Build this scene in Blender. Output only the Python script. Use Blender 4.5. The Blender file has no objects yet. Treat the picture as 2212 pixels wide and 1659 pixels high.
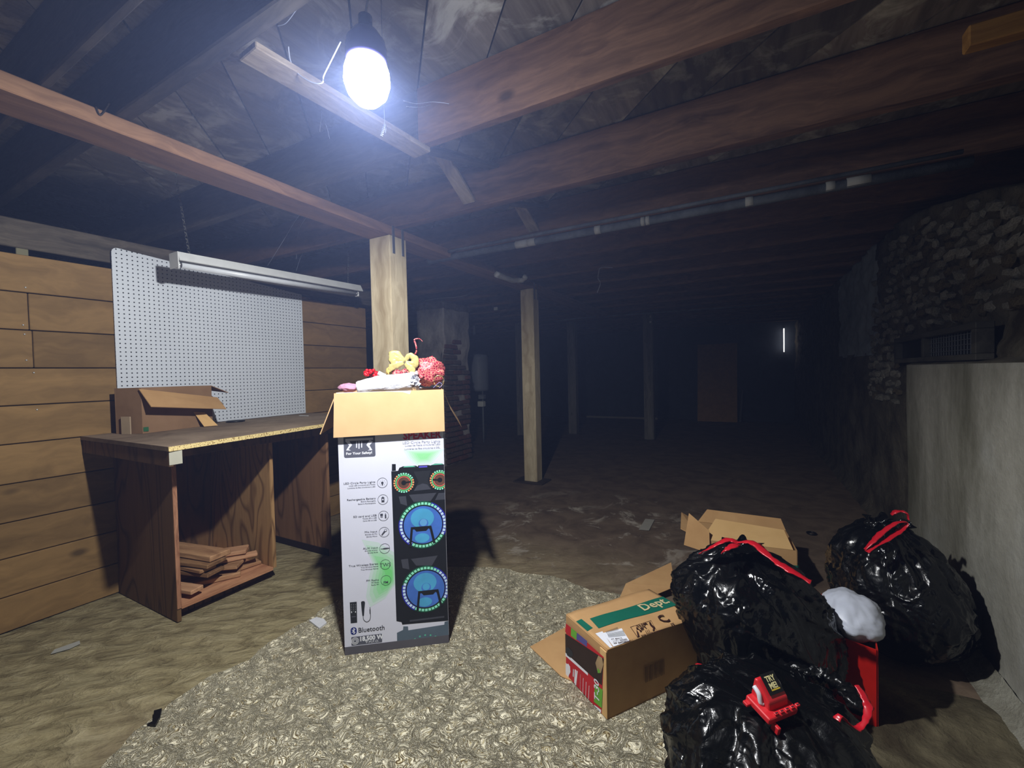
import bpy, bmesh, math, random
from mathutils import Vector, Matrix, noise
from math import sin, cos, pi, radians, sqrt
random.seed(7)
D = bpy.data
COL = bpy.context.scene.collection
SC = bpy.context.scene

# ------------------------------------------------------------------ camera
F_PX, YAW, PITCH, ROLL, EYE = 929.1, .50027, -.024007, -.023087, 1.25
_F = Vector((-sin(YAW)*cos(PITCH), cos(YAW)*cos(PITCH), sin(PITCH)))
_R0 = Vector((cos(YAW), sin(YAW), 0)); _U0 = _R0.cross(_F)
_R = _R0*cos(ROLL) + _U0*sin(ROLL); _U = -_R0*sin(ROLL) + _U0*cos(ROLL)
CAM = Vector((0, 0, EYE))
cd = D.cameras.new('camera'); cam = D.objects.new('camera', cd); COL.objects.link(cam)
cd.sensor_fit = 'HORIZONTAL'; cd.sensor_width = 36; cd.lens = 36*F_PX/2212; cd.clip_start = .02; cd.clip_end = 60
mw = Matrix((_R, _U, -_F)).transposed().to_4x4(); mw.translation = CAM; cam.matrix_world = mw
SC.camera = cam

# ------------------------------------------------------------------ world, lamp light, exposure
LAMP = Vector((-.885, .85, 2.045))
w = D.worlds.new('world'); SC.world = w; w.use_nodes = True
wn = w.node_tree; wn.nodes['Background'].inputs[0].default_value = (.0, .0, .0, 1)
HAZE = .017  # bluish air haze added to give a glow around the bulb
if HAZE > 0:
    vs = wn.nodes.new('ShaderNodeVolumeScatter'); vs.inputs['Density'].default_value = HAZE
    vs.inputs['Color'].default_value = (.40, .52, 1, 1); vs.inputs['Anisotropy'].default_value = .5
    wn.links.new(vs.outputs[0], wn.nodes['World Output'].inputs['Volume'])
ld = D.lights.new('lamp_light', 'SPOT'); lo = D.objects.new('lamp_light', ld); COL.objects.link(lo)
ld.energy = 172; ld.color = (.97, .98, 1); ld.shadow_soft_size = .03
ld.spot_size = radians(180); ld.spot_blend = .35
lo.location = LAMP
lo.rotation_euler = Vector((-.28, .02, -1)).to_track_quat('-Z', 'Y').to_euler()
lp = D.lights.new('lamp_glow', 'POINT'); lq = D.objects.new('lamp_glow', lp); COL.objects.link(lq)
lp.energy = 15; lp.color = (.84, .89, 1); lp.shadow_soft_size = .04; lq.location = LAMP
SC.view_settings.view_transform = 'Standard'; SC.view_settings.look = 'None'
SC.view_settings.exposure = 0; SC.view_settings.gamma = 1; SC.view_settings.use_curve_mapping = False
cy = SC.cycles; cy.max_bounces = 5; cy.diffuse_bounces = 3; cy.glossy_bounces = 3; cy.volume_bounces = 0
cy.transparent_max_bounces = 8; cy.use_denoising = True; cy.caustics_reflective = False; cy.caustics_refractive = False
cy.sample_clamp_indirect = 4

# ------------------------------------------------------------------ unprojection onto real planes
def ray(x, y): return _R*((x-1106)/F_PX) - _U*((y-829.5)/F_PX) + _F
def on(x, y, ax, v):
    d = ray(x, y); t = (v-CAM[ax])/d[ax]; return CAM + d*t
def fl(x, y, z=0): return on(x, y, 2, z)

# ------------------------------------------------------------------ colours and materials
def lin(c):
    return tuple(((v/255)/12.92 if v/255 <= .04045 else ((v/255+.055)/1.055)**2.4) for v in c) + (1,)
class NB:
    def __init__(s, name):
        s.m = D.materials.new(name); s.m.use_nodes = True; s.t = s.m.node_tree
        s.b = s.t.nodes['Principled BSDF']; s.out = s.t.nodes['Material Output']
    def n(s, typ, **kw):
        nd = s.t.nodes.new('ShaderNode'+typ)
        for k, v in kw.items():
            if k.startswith('_'): setattr(nd, k[1:], v)
            else: s.put(nd, k, v)
        return nd
    def put(s, nd, k, v):
        key = int(k[1:]) if k[0] == 'i' and k[1:].isdigit() else k.replace('_', ' ')
        sock = nd.inputs[key]
        if isinstance(v, bpy.types.NodeSocket): s.t.links.new(v, sock)
        elif hasattr(v, 'outputs'): s.t.links.new(v.outputs[0], sock)
        else: sock.default_value = v
    def ramp(s, fac, stops, interp='LINEAR'):
        r = s.t.nodes.new('ShaderNodeValToRGB'); r.color_ramp.interpolation = interp
        e = r.color_ramp.elements
        while len(e) < len(stops): e.new(.5)
        for el, (p, c) in zip(e, stops):
            el.position = p; el.color = lin(c) if len(c) == 3 else c
        s.put(r, 'Fac', fac); return r
    def mix(s, fac, a, b, mode='MIX'):
        m = s.t.nodes.new('ShaderNodeMix'); m.data_type = 'RGBA'; m.blend_type = mode
        for i, v in ((0, fac), (6, a), (7, b)):
            if isinstance(v, bpy.types.NodeSocket): s.t.links.new(v, m.inputs[i])
            elif hasattr(v, 'outputs'): s.t.links.new(v.outputs[0], m.inputs[i])
            else: m.inputs[i].default_value = v if i == 0 else (lin(v) if len(v) == 3 else v)
        return m.outputs[2]
    def coords(s, scale=(1, 1, 1), rand=True, rot=(0, 0, 0), src='Object'):
        tc = s.n('TexCoord')
        mp = s.n('Mapping', Vector=tc.outputs[src], Scale=scale, Rotation=rot)
        if rand:
            oi = s.n('ObjectInfo'); mu = s.n('VectorMath', _operation='SCALE'); mu.inputs[0].default_value = (37, 61, 23)
            s.t.links.new(oi.outputs['Random'], mu.inputs['Scale']); s.put(mp, 'Location', mu.outputs[0])
        return mp.outputs[0]
    def noise(s, vec, scale, detail=4, rough=.55, dist=0):
        return s.n('TexNoise', Vector=vec, Scale=scale, Detail=detail, Roughness=rough, Distortion=dist).outputs['Fac']
    def bump(s, h, strength=.3, dist=.01, prev=None):
        b = s.n('Bump', Height=h, Strength=strength, Distance=dist)
        if prev: s.put(b, 'Normal', prev)
        return b.outputs[0]
    def fin(s, col=None, rough=.8, spec=.3, normal=None, metal=0):
        if col is not None: s.put(s.b, 'Base_Color', lin(col) if isinstance(col, tuple) and len(col) == 3 else col)
        s.put(s.b, 'Roughness', rough); s.put(s.b, 'Metallic', metal); s.put(s.b, 'Specular_IOR_Level', spec)
        if normal is not None: s.put(s.b, 'Normal', normal)
        return s.m
_mc = {}
def cached(fn):
    def g(*a, **k):
        key = (fn.__name__, a, tuple(sorted(k.items())))
        if key not in _mc: _mc[key] = fn(*a, **k)
        return _mc[key]
    return g
@cached
def plain(name, col, rough=.6, spec=.3, metal=0, var=.12):
    b = NB(name); c = b.coords(); f = b.noise(c, 14, 3)
    d = tuple(int(v*(1-var)) for v in col)
    return b.fin(b.mix(f, d, col), rough, spec, None, metal)
@cached
def wood(name, dark, light, axis='z', fine=26, swirl=0., rough=.75, knots=True, var=.35, bumpy=.25):
    b = NB(name)
    sc = {'x': (.05, 1, 1), 'y': (1, .05, 1), 'z': (1, 1, .05)}[axis]
    c = b.coords(sc); cu = b.coords((1, 1, 1))
    warp = b.noise(cu, 2.3, 2)
    vadd = b.n('VectorMath', _operation='MULTIPLY_ADD'); b.put(vadd, 'i0', b.n('TexNoise', Vector=cu, Scale=3.2, Detail=2).outputs['Color'])
    vadd.inputs[1].default_value = (.10+swirl,)*3; b.t.links.new(c, vadd.inputs[2])
    g1 = b.noise(vadd.outputs[0], fine, 5, .6, .4)
    g2 = b.noise(vadd.outputs[0], fine*4, 3, .6)
    r = b.ramp(g1, [(.30, dark), (.62, light)])
    col = b.mix(b.ramp(g2, [(.35, (0, 0, 0)), (.7, (255, 255, 255))]).outputs[0], r.outputs[0], b.mix(.35, r.outputs[0], dark), 'MIX')
    big = b.noise(cu, 1.7, 3)
    col = b.mix(b.ramp(big, [(.35, (255*var,)*3), (.65, (0, 0, 0))]).outputs[0], col, dark)
    if knots:
        ks = {'x': (.55, 1, 1), 'y': (1, .55, 1), 'z': (1, 1, .55)}[axis]
        vo = b.n('TexVoronoi', Vector=b.coords(ks), Scale=3.1); 
        kd = b.ramp(vo.outputs['Distance'], [(.035, (220, 220, 220)), (.085, (0, 0, 0))])
        col = b.mix(kd.outputs[0], col, tuple(int(v*.45) for v in dark))
    oi = b.n('ObjectInfo')
    hs = b.n('HueSaturation', Color=col)
    mr = b.n('MapRange'); b.put(mr, 'Value', oi.outputs['Random']); mr.inputs[3].default_value = .82; mr.inputs[4].default_value = 1.15
    b.put(hs, 'Value', mr.outputs[0])
    return b.fin(hs.outputs[0], rough, .25, b.bump(g1, bumpy, .004))
@cached
def ply(name, dark, light, plane='yz'):
    b = NB(name); cu = b.coords((1, 1, .22))
    n1 = b.n('TexNoise', Vector=cu, Scale=2.6, Detail=2, Distortion=.6).outputs['Fac']
    mu = b.n('Math', _operation='MULTIPLY'); b.put(mu, 'i0', n1); mu.inputs[1].default_value = 15
    fr = b.n('Math', _operation='FRACT'); b.put(fr, 'i0', mu)
    r = b.ramp(fr.outputs[0], [(0, dark), (.25, light), (.8, light), (1, dark)])
    fine = b.noise(b.coords((1, 1, .06)), 60, 4)
    col = b.mix(b.ramp(fine, [(.4, (130, 130, 130)), (.65, (0, 0, 0))]).outputs[0], r.outputs[0], dark)
    vo = b.n('TexVoronoi', Vector=b.coords((1, 1, .7)), Scale=3.6)
    col = b.mix(b.ramp(vo.outputs['Distance'], [(.04, (235, 235, 235)), (.10, (0, 0, 0))]).outputs[0], col, tuple(int(v*.5) for v in dark))
    return b.fin(col, .7, .25, b.bump(fr.outputs[0], .08, .002))
@cached
def cardboard(name='cardboard', light=(198, 160, 112), dark=(168, 128, 84)):
    b = NB(name); c = b.coords(); f = b.noise(c, 9, 4); g = b.noise(b.coords((1, 1, 30)), 12, 2)
    col = b.mix(f, dark, light); col = b.mix(b.ramp(g, [(.45, (0, 0, 0)), (.8, (90, 90, 90))]).outputs[0], col, dark)
    return b.fin(col, .85, .15, b.bump(f, .25, .006))
@cached
def soot(name, base, stain, scale=2.5, streak=1.0, bump=.6, light=None):
    b = NB(name); c = b.coords((1, 1, streak), rand=False); cu = b.coords(rand=False)
    n1 = b.noise(c, scale, 7, .62, .5); n2 = b.noise(cu, scale*9, 6, .7); n3 = b.noise(cu, scale*.5, 3, .5)
    col = b.ramp(n1, [(.33, stain), (.60, base)]).outputs[0]
    if light: col = b.mix(b.ramp(n3, [(.55, (0, 0, 0)), (.68, (200, 200, 200))]).outputs[0], col, light)
    col = b.mix(b.ramp(n2, [(.40, (120, 120, 120)), (.62, (0, 0, 0))]).outputs[0], col, stain)
    return b.fin(col, .9, .15, b.bump(n2, bump, .012, b.bump(n1, bump, .02)))
@cached
def emis(name, col, st):
    b = NB(name); e = b.n('Emission', Color=lin(col), Strength=st); tr = b.n('BsdfTransparent'); a = b.n('AddShader')
    b.t.links.new(e.outputs[0], a.inputs[0]); b.t.links.new(tr.outputs[0], a.inputs[1])
    b.t.links.new(a.outputs[0], b.out.inputs['Surface']); return b.m
@cached
def bagmat(name='black_plastic'):
    b = NB(name); c = b.coords((1, 1, .7)); 
    n = b.n('TexNoise', Vector=c, Scale=5, Detail=2, Roughness=.5, Distortion=1.5).outputs['Fac']
    v = b.n('TexNoise', Vector=c, Scale=22, Detail=3, Distortion=2.5).outputs['Fac']
    ab = b.n('Math', _operation='SUBTRACT'); b.put(ab, 'i0', n); ab.inputs[1].default_value = .5
    a2 = b.n('Math', _operation='ABSOLUTE'); b.put(a2, 'i0', ab)
    nm = b.bump(v, .28, .008, b.bump(a2.outputs[0], .7, .05))
    rr = b.n('MapRange', Value=b.noise(cu_ if False else b.coords(), 3, 2)); rr.inputs[1].default_value = .4; rr.inputs[2].default_value = .6; rr.inputs[3].default_value = .13; rr.inputs[4].default_value = .3
    return b.fin((7, 8, 8), rr.outputs[0], .5, nm)

# ------------------------------------------------------------------ mesh helpers
def link(o, parent=None):
    COL.objects.link(o)
    if parent is not None: o.parent = parent
    return o
def tag(o, label=None, cat=None, group=None, kind=None):
    if label: o['label'] = label
    if cat: o['category'] = cat
    if group: o['group'] = group
    if kind: o['kind'] = kind
    return o
def empty(name, loc=(0, 0, 0), rz=0, label=None, cat=None, group=None):
    o = D.objects.new(name, None); o.location = loc; o.rotation_euler = (0, 0, rz); o.empty_display_size = .05
    link(o); return tag(o, label, cat, group)
def mesh(name, verts, faces, mats, parent=None, loc=(0, 0, 0), smooth=False, idx=None, rot=None):
    me = D.meshes.new(name); me.from_pydata([tuple(v) for v in verts], [], faces)
    for m in (mats if isinstance(mats, (list, tuple)) else [mats]): me.materials.append(m)
    if idx: me.polygons.foreach_set('material_index', idx)
    if smooth: me.polygons.foreach_set('use_smooth', [True]*len(me.polygons))
    me.validate(); me.update()
    o = D.objects.new(name, me); o.location = loc
    if rot is not None: o.rotation_euler = rot
    return link(o, parent)
def box(name, lo_, hi, mat, parent=None, bev=.004, rot=None, segs=1, jit=0):
    """box from corner lo to corner hi, in the parent's frame; origin at its centre"""
    c = [(a+b_)/2 for a, b_ in zip(lo_, hi)]; h = [abs(b_-a)/2 for a, b_ in zip(lo_, hi)]
    bm = bmesh.new(); bmesh.ops.create_cube(bm, size=2)
    for v in bm.verts:
        v.co = Vector((v.co.x*h[0], v.co.y*h[1], v.co.z*h[2]))
        if jit: v.co += Vector([random.uniform(-jit, jit) for _ in range(3)])
    bv = min(bev, min(h)*.6)
    if bv > 0: bmesh.ops.bevel(bm, geom=list(bm.edges), offset=bv, segments=segs, profile=.6, affect='EDGES')
    me = D.meshes.new(name); bm.to_mesh(me); bm.free(); me.materials.append(mat)
    o = D.objects.new(name, me); o.location = c
    if rot is not None: o.rotation_euler = rot
    return link(o, parent)
def prism(name, poly, z0, z1, mat, parent=None, loc=(0, 0, 0)):
    n = len(poly); v = [(p[0], p[1], z0) for p in poly] + [(p[0], p[1], z1) for p in poly]
    f = [list(range(n))[::-1], list(range(n, 2*n))] + [[i, (i+1) % n, n+(i+1) % n, n+i] for i in range(n)]
    return mesh(name, v, f, mat, parent, loc)
def catmull(pts, k=8, closed=False):
    P = [Vector(p) for p in pts]; n = len(P); out = []
    rng = range(n if closed else n-1)
    for i in rng:
        if closed: a, b, c, d = P[(i-1) % n], P[i], P[(i+1) % n], P[(i+2) % n]
        else: a, b, c, d = P[max(i-1, 0)], P[i], P[i+1], P[min(i+2, n-1)]
        for j in range(k):
            t = j/k; out.append(.5*((2*b)+(c-a)*t+(2*a-5*b+4*c-d)*t*t+(3*b-a-3*c+d)*t**3))
    if not closed: out.append(P[-1])
    return out
def tube_geo(pts, r, seg=8, flat=1., closed=False, wob=0, up=Vector((0, 0, 1))):
    V, Fc = [], []; n = len(pts); R = r if callable(r) else (lambda t: r)
    for i, p in enumerate(pts):
        a = pts[i-1] if (i > 0 or closed) else p; b = pts[(i+1) % n] if (i < n-1 or closed) else p
        t = (b-a).normalized() if (b-a).length > 1e-9 else Vector((0, 0, 1))
        s = t.cross(up); s = s.normalized() if s.length > 1e-4 else t.orthogonal().normalized(); u = s.cross(t)
        rr = R(i/max(1, n-1))
        for j in range(seg):
            an = 2*pi*j/seg; w_ = 1+wob*noise.noise(Vector((i*.5, j*1.3, 3.3)))
            V.append(p + s*cos(an)*rr*w_ + u*sin(an)*rr*flat*w_)
    for i in range(n if closed else n-1):
        for j in range(seg):
            Fc.append([i*seg+j, i*seg+(j+1) % seg, ((i+1) % n)*seg+(j+1) % seg, ((i+1) % n)*seg+j])
    if not closed: Fc += [list(range(seg))[::-1], [(n-1)*seg+j for j in range(seg)]]
    return V, Fc
def tube(name, pts, r, mat, parent=None, seg=8, k=6, flat=1., closed=False, wob=0, smooth=True, curve=True, up=Vector((0, 0, 1)), loc=(0, 0, 0)):
    P = catmull(pts, k, closed) if curve else [Vector(p) for p in pts]
    V, Fc = tube_geo(P, r, seg, flat, closed, wob, up)
    return mesh(name, V, Fc, mat, parent, smooth=smooth, loc=loc)
def lathe(name, prof, mat, parent=None, seg=24, loc=(0, 0, 0), rib=None, smooth=True, idx=None):
    V, Fc = [], []
    for i, (r, z) in enumerate(prof):
        for j in range(seg):
            a = 2*pi*j/seg; rr = r*(rib(i, j) if rib else 1); V.append((rr*cos(a), rr*sin(a), z))
    m = len(prof)
    for i in range(m-1):
        for j in range(seg): Fc.append([i*seg+j, i*seg+(j+1) % seg, (i+1)*seg+(j+1) % seg, (i+1)*seg+j])
    Fc += [list(range(seg))[::-1], [(m-1)*seg+j for j in range(seg)]]
    return mesh(name, V, Fc, mat, parent, loc, smooth)
def grid(name, nu, nv, fn, mat, parent=None, smooth=True, loc=(0, 0, 0), matfn=None, thick=0):
    V = [fn(i/nu, j/nv) for j in range(nv+1) for i in range(nu+1)]
    Fc = [[j*(nu+1)+i, j*(nu+1)+i+1, (j+1)*(nu+1)+i+1, (j+1)*(nu+1)+i] for j in range(nv) for i in range(nu)]
    idx = [matfn((i+.5)/nu, (j+.5)/nv) for j in range(nv) for i in range(nu)] if matfn else None
    o = mesh(name, V, Fc, mat, parent, loc, smooth, idx)
    if thick:
        s = o.modifiers.new('solid', 'SOLIDIFY'); s.thickness = thick; s.offset = 0
    return o
def slab(name, pts, th, mat, parent=None, loc=(0, 0, 0)):
    """sheet of thickness th on a 3-D polygon (cardboard flaps)"""
    P = [Vector(p) for p in pts]; n = (P[1]-P[0]).cross(P[2]-P[0]).normalized()*th
    k = len(P); V = P + [p+n for p in P]
    Fc = [list(range(k))[::-1], list(range(k, 2*k))] + [[i, (i+1) % k, k+(i+1) % k, k+i] for i in range(k)]
    return mesh(name, V, Fc, mat, parent, loc)

# ------------------------------------------------------------------ palette
JOIST = ((52, 30, 20), (112, 72, 50))
def m_joist(ax='x'): return wood('old_joist', (76, 54, 42), (136, 102, 78), ax, 20, bumpy=.2)
def m_grey(ax='x'): return wood('grey_joist', (40, 36, 32), (92, 84, 74), ax, 20)  # darker, greyer tone of joist wood
def m_girder(ax='y'): return wood('girder_wood', (104, 76, 54), (150, 114, 84), ax, 18, knots=False)
def m_post(ax='z'): return wood('new_post_wood', (158, 140, 108), (204, 190, 158), ax, 12, .05, var=.1)
def m_plank(ax='y'): return wood('wall_plank_wood', (108, 84, 50), (142, 112, 70), ax, 9, .1, var=.12, bumpy=.1)
m_bench_dark = ply('bench_plywood', (72, 52, 34), (112, 84, 54))
m_bench_light = ply('pale_plywood', (116, 84, 50), (176, 138, 92))
m_conc = soot('plaster', (150, 148, 138), (92, 90, 76), 2.2, .28, .5, (176, 180, 178))
m_void = plain('dark_void', (34, 30, 26), .95, .1)  # near-black colour stands in for the darkness of voids behind boards and walls
m_card = cardboard(); m_card2 = cardboard('pale_cardboard', (222, 184, 128), (204, 164, 108))
m_red = plain('red_plastic_film', (196, 26, 40), .3, .5)
m_bag = bagmat()
m_metal = plain('galvanised_strap', (128, 132, 142), .4, .5, .6)
m_white = plain('white_enamel', (222, 224, 222), .35, .5)
m_black = plain('black_plastic_hard', (14, 14, 16), .4, .4)

def deck_mat():
    b = NB('deck_board'); c = b.coords((1, 1, 1)); s = b.coords((1, .12, 1), rot=(0, 0, radians(45)))
    n1 = b.noise(c, 3.5, 7, .62, 1.4); n2 = b.noise(s, 24, 5, .6); n3 = b.noise(c, 1.6, 3)
    col = b.ramp(n2, [(.3, (104, 94, 86)), (.7, (156, 146, 136))]).outputs[0]
    col = b.mix(b.ramp(n1, [(.50, (0, 0, 0)), (.63, (225, 225, 225))]).outputs[0], col, (214, 212, 204))
    col = b.mix(b.ramp(n3, [(.36, (170, 170, 170)), (.55, (0, 0, 0))]).outputs[0], col, (96, 88, 78))
    oi = b.n('ObjectInfo'); hs = b.n('HueSaturation', Color=col); mr = b.n('MapRange')
    b.put(mr, 'Value', oi.outputs['Random']); mr.inputs[3].default_value = .5; mr.inputs[4].default_value = 1.25; b.put(hs, 'Value', mr.outputs[0])
    return b.fin(hs.outputs[0], .85, .2, b.bump(n1, .3, .01))
m_deck = deck_mat()

# ================================================================== SETTING
XL, XR, Y0, Y1, ZJ, ZD = -7.6, 1.6, -1.3, 11.5, 2.27, 2.522
def floor_mat():
    b = NB('dirt_floor'); c = b.coords(rand=False); st = b.coords((1, 1, 1), rand=False, rot=(0, 0, radians(52)))
    sep = b.n('SeparateXYZ', Vector=b.n('TexCoord').outputs['Object'])
    mp = b.n('Mapping', Vector=st, Scale=(1, .45, 1))
    ridg = b.n('TexNoise', Vector=mp.outputs[0], Scale=15, Detail=7, Roughness=.62, Distortion=.7).outputs['Fac']
    fine = b.noise(c, 60, 5, .65); med = b.noise(c, 5, 6, .6, .6)
    # compacted brown slab towards the back, olive dirt along the plank wall
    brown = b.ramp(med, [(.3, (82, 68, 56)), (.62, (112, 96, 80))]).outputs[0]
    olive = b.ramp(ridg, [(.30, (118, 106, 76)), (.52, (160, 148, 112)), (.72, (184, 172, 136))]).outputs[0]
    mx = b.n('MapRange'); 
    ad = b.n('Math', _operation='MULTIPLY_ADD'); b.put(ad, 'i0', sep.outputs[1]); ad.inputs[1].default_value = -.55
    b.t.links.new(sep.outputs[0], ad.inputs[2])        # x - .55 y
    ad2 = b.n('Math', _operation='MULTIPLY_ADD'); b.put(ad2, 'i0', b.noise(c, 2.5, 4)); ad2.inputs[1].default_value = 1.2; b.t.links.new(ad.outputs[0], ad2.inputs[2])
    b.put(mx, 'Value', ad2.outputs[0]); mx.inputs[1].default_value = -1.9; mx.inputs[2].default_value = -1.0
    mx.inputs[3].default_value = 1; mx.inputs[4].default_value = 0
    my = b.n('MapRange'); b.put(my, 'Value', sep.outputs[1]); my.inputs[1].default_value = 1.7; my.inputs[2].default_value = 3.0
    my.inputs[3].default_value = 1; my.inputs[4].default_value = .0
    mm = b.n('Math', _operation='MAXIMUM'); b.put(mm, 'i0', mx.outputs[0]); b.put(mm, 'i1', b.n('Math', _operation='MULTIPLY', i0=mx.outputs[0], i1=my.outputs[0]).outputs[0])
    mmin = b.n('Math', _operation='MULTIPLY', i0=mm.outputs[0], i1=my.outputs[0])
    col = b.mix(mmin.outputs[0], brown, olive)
    # chalky scratches on the slab
    ch = b.n('TexNoise', Vector=c, Scale=3.2, Detail=9, Roughness=.72, Distortion=.9).outputs['Fac']
    chm = b.ramp(ch, [(.54, (0, 0, 0)), (.62, (235, 235, 235))]).outputs[0]
    # (only around the bare patch between the post and the bags)
    dv = b.n('VectorMath', _operation='DISTANCE'); b.put(dv, 'i0', b.n('TexCoord').outputs['Object']); dv.inputs[1].default_value = (-1.15, 3.35, 0)
    dm = b.n('MapRange', Value=dv.outputs['Value']); dm.inputs[1].default_value = .45; dm.inputs[2].default_value = 1.15; dm.inputs[3].default_value = 1; dm.inputs[4].default_value = 0
    col = b.mix(b.n('Math', _operation='MULTIPLY', i0=chm, i1=dm.outputs[0]).outputs[0], col, (182, 174, 160))
    col = b.mix(b.ramp(fine, [(.36, (90, 90, 90)), (.6, (0, 0, 0))]).outputs[0], col, (52, 42, 34))
    rb = b.n('Math', _operation='MULTIPLY', i0=ridg, i1=mmin.outputs[0]).outputs[0]
    return b.fin(col, .85, .2, b.bump(fine, .35, .006, b.bump(med, .35, .02, b.bump(rb, 1., .05))))
def floor_fn(u, v):
    x = XL+(XR-XL)*u; y = Y0+(Y1-Y0)*v
    return (x, y, .004*noise.noise(Vector((x*2.2, y*2.2, 0)))-.004)
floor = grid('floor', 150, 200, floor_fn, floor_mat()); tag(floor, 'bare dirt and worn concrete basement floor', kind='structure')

# ---- ceiling: diagonal deck boards, joists and cross bridging
ceil = box('ceiling', (XL, Y0, ZD+.03), (XR, Y1, ZD+.06), m_void, bev=0); tag(ceil, 'sooty floor deck of diagonal boards over the joists', kind='structure')
def clip(poly, a, b_, c, keep):       # keep points with a*x+b*y (<=/>=) c
    out = []
    for i in range(len(poly)):
        p, q = poly[i], poly[(i+1) % len(poly)]; fp = (a*p[0]+b_*p[1]-c)*keep; fq = (a*q[0]+b_*q[1]-c)*keep
        if fp >= 0: out.append(p)
        if (fp >= 0) != (fq >= 0):
            t = fp/(fp-fq); out.append((p[0]+(q[0]-p[0])*t, p[1]+(q[1]-p[1])*t))
    return out
k = 0; s0 = .177-.256*28; q2 = sqrt(.5)
CZ = ZD+.045
while s0 < (XR+Y1)*q2:
    s1 = s0+.2485
    poly = clip(clip([(XL, Y0), (XR, Y0), (XR, Y1), (XL, Y1)], q2, q2, s0, 1), q2, q2, s1, -1)
    if len(poly) >= 3:
        cx = sum(p[0] for p in poly)/len(poly); cyy = sum(p[1] for p in poly)/len(poly)
        prism('plank', [(p[0]-cx, p[1]-cyy) for p in poly], ZD-CZ+random.uniform(0, .004), ZD-CZ+.027, m_deck, ceil, (cx-ceil.location.x, cyy-ceil.location.y, 0))
    s0 += .256
def cjoist(y, th, mat, x0=XL+.02, x1=XR-.02, zb=ZJ, name='joist', zt=ZD-.002):
    L = ceil.location
    return box(name, (x0-L.x, y-L.y, zb-L.z), (x1-L.x, y+th-L.y, zt-L.z), mat, ceil, .005)
cjoist(-.75, .05, m_grey()); cjoist(-.1, .05, m_grey())
cjoist(.545, .028, m_grey(), x1=.6); cjoist(.745, .052, m_grey())
cjoist(1.505, .048, m_joist(), x0=-1.27); cjoist(1.515, .055, m_grey(), x1=-1.275)  # left length set in the darker grey tone
cjoist(2.225, .07, m_joist())
yy = 2.955
while yy < Y1-.1:
    cjoist(yy, .048, m_joist()); yy += .635
def cbrace(name, p, q, wx, th, mat):
    p = Vector(p); q = Vector(q); d = (q-p); L = d.length; ang = math.atan2(d.z, math.hypot(d.x, d.y))
    yaw_ = math.atan2(-d.x, d.y)
    o = box(name, (-wx/2, -L/2, -th/2), (wx/2, L/2, th/2), mat, ceil, .003)
    o.location = (p+q)/2 - ceil.location; o.rotation_euler = (ang, 0, yaw_); return o
m_brace = wood('bridging_wood', (120, 104, 84), (176, 160, 136), 'y', 30, .05)
cbrace('brace', (-1.335, .80, ZJ-.012), (-1.278, 1.545, ZJ-.014), .10, .022, m_brace)
cbrace('brace', (-1.475, 2.215, 2.30), (-1.475, 1.90, 2.495), .085, .02, m_brace)
cbrace('brace', (-1.39, 2.945, 2.315), (-1.39, 2.60, 2.49), .085, .02, m_brace)
cbrace('brace', (-1.30, 1.585, 2.30), (-1.30, 2.21, 2.47), .075, .02, m_grey('y'))
cbrace('brace', (-1.30, 2.32, 2.30), (-1.30, 2.94, 2.47), .075, .02, m_grey('y'))
# old block at the far right of the ceiling
blk = on(2093, 66, 2, ZJ-.02)
box('block', (blk.x-ceil.location.x, blk.y-ceil.location.y, ZJ-.065-ceil.location.z), (blk.x+.5-ceil.location.x, blk.y+.05-ceil.location.y, ZJ-.002-ceil.location.z), wood('block_wood', (120, 82, 30), (170, 124, 60), 'x', 18), ceil)

# ---- walls
wl = box('wall_left', (-3.42, Y0, .0), (-3.325, 3.05, 1.925), m_void, bev=0); tag(wl, 'low partition of wide brown boards behind the workbench', kind='structure')
zs = [.0, .178, .372, .552, .747, .949, 1.145, 1.338, 1.536, 1.731, 1.928]
for i in range(10):
    cuts = [Y0, 3.055]
    if i in (7, 8): cuts = [Y0, .775 if i == 8 else .785, 3.055]
    for a, b_ in zip(cuts, cuts[1:]):
        xo = random.uniform(0, .004); L = wl.location
        box('plank', (-3.326-L.x, a+.0015-L.y, zs[i]+.0025-L.z), (-3.3+xo-L.x, b_-.0015-L.y, zs[i+1]-.0025-L.z), m_plank(), wl, .003)
m_nail = plain('nail_head', (200, 200, 196), .3, .5, .5)
for (px, py) in ((50, 702), (53, 722), (57, 778), (80, 885), (55, 621), (73, 805)):
    p = on(px, py, 0, -3.296); o = lathe('nail', [(.0045, 0), (.004, .003), (.001, .004)], m_nail, wl, 8, p-wl.location); o.rotation_euler = (0, pi/2, 0)
t1 = box('trim_1', (-3.40, Y0, 1.962), (-3.31, 3.3, 2.112), m_grey('y')); tag(t1, 'dark grey rail running above the board partition', kind='structure')
box('spacer', (-3.38-t1.location.x, .745-t1.location.y, 1.927-t1.location.z), (-3.315-t1.location.x, .79-t1.location.y, 1.963-t1.location.z), plain('spacer_wood', (120, 116, 92), .8), t1, .003)
def flatwall(name, fn, nu, nv, mat, label): return tag(grid(name, nu, nv, fn, mat), label, kind='structure')
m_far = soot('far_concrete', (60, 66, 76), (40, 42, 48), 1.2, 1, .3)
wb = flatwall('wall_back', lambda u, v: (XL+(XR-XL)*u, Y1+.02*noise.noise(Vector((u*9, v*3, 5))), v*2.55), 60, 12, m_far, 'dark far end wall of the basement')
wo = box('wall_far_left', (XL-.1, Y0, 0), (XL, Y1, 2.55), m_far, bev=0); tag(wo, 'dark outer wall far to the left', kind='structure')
wr_ = box('wall_rear', (XL, Y0-.1, 0), (XR, Y0, 2.55), m_far, bev=0); tag(wr_, 'dark wall behind the viewer', kind='structure')
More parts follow.
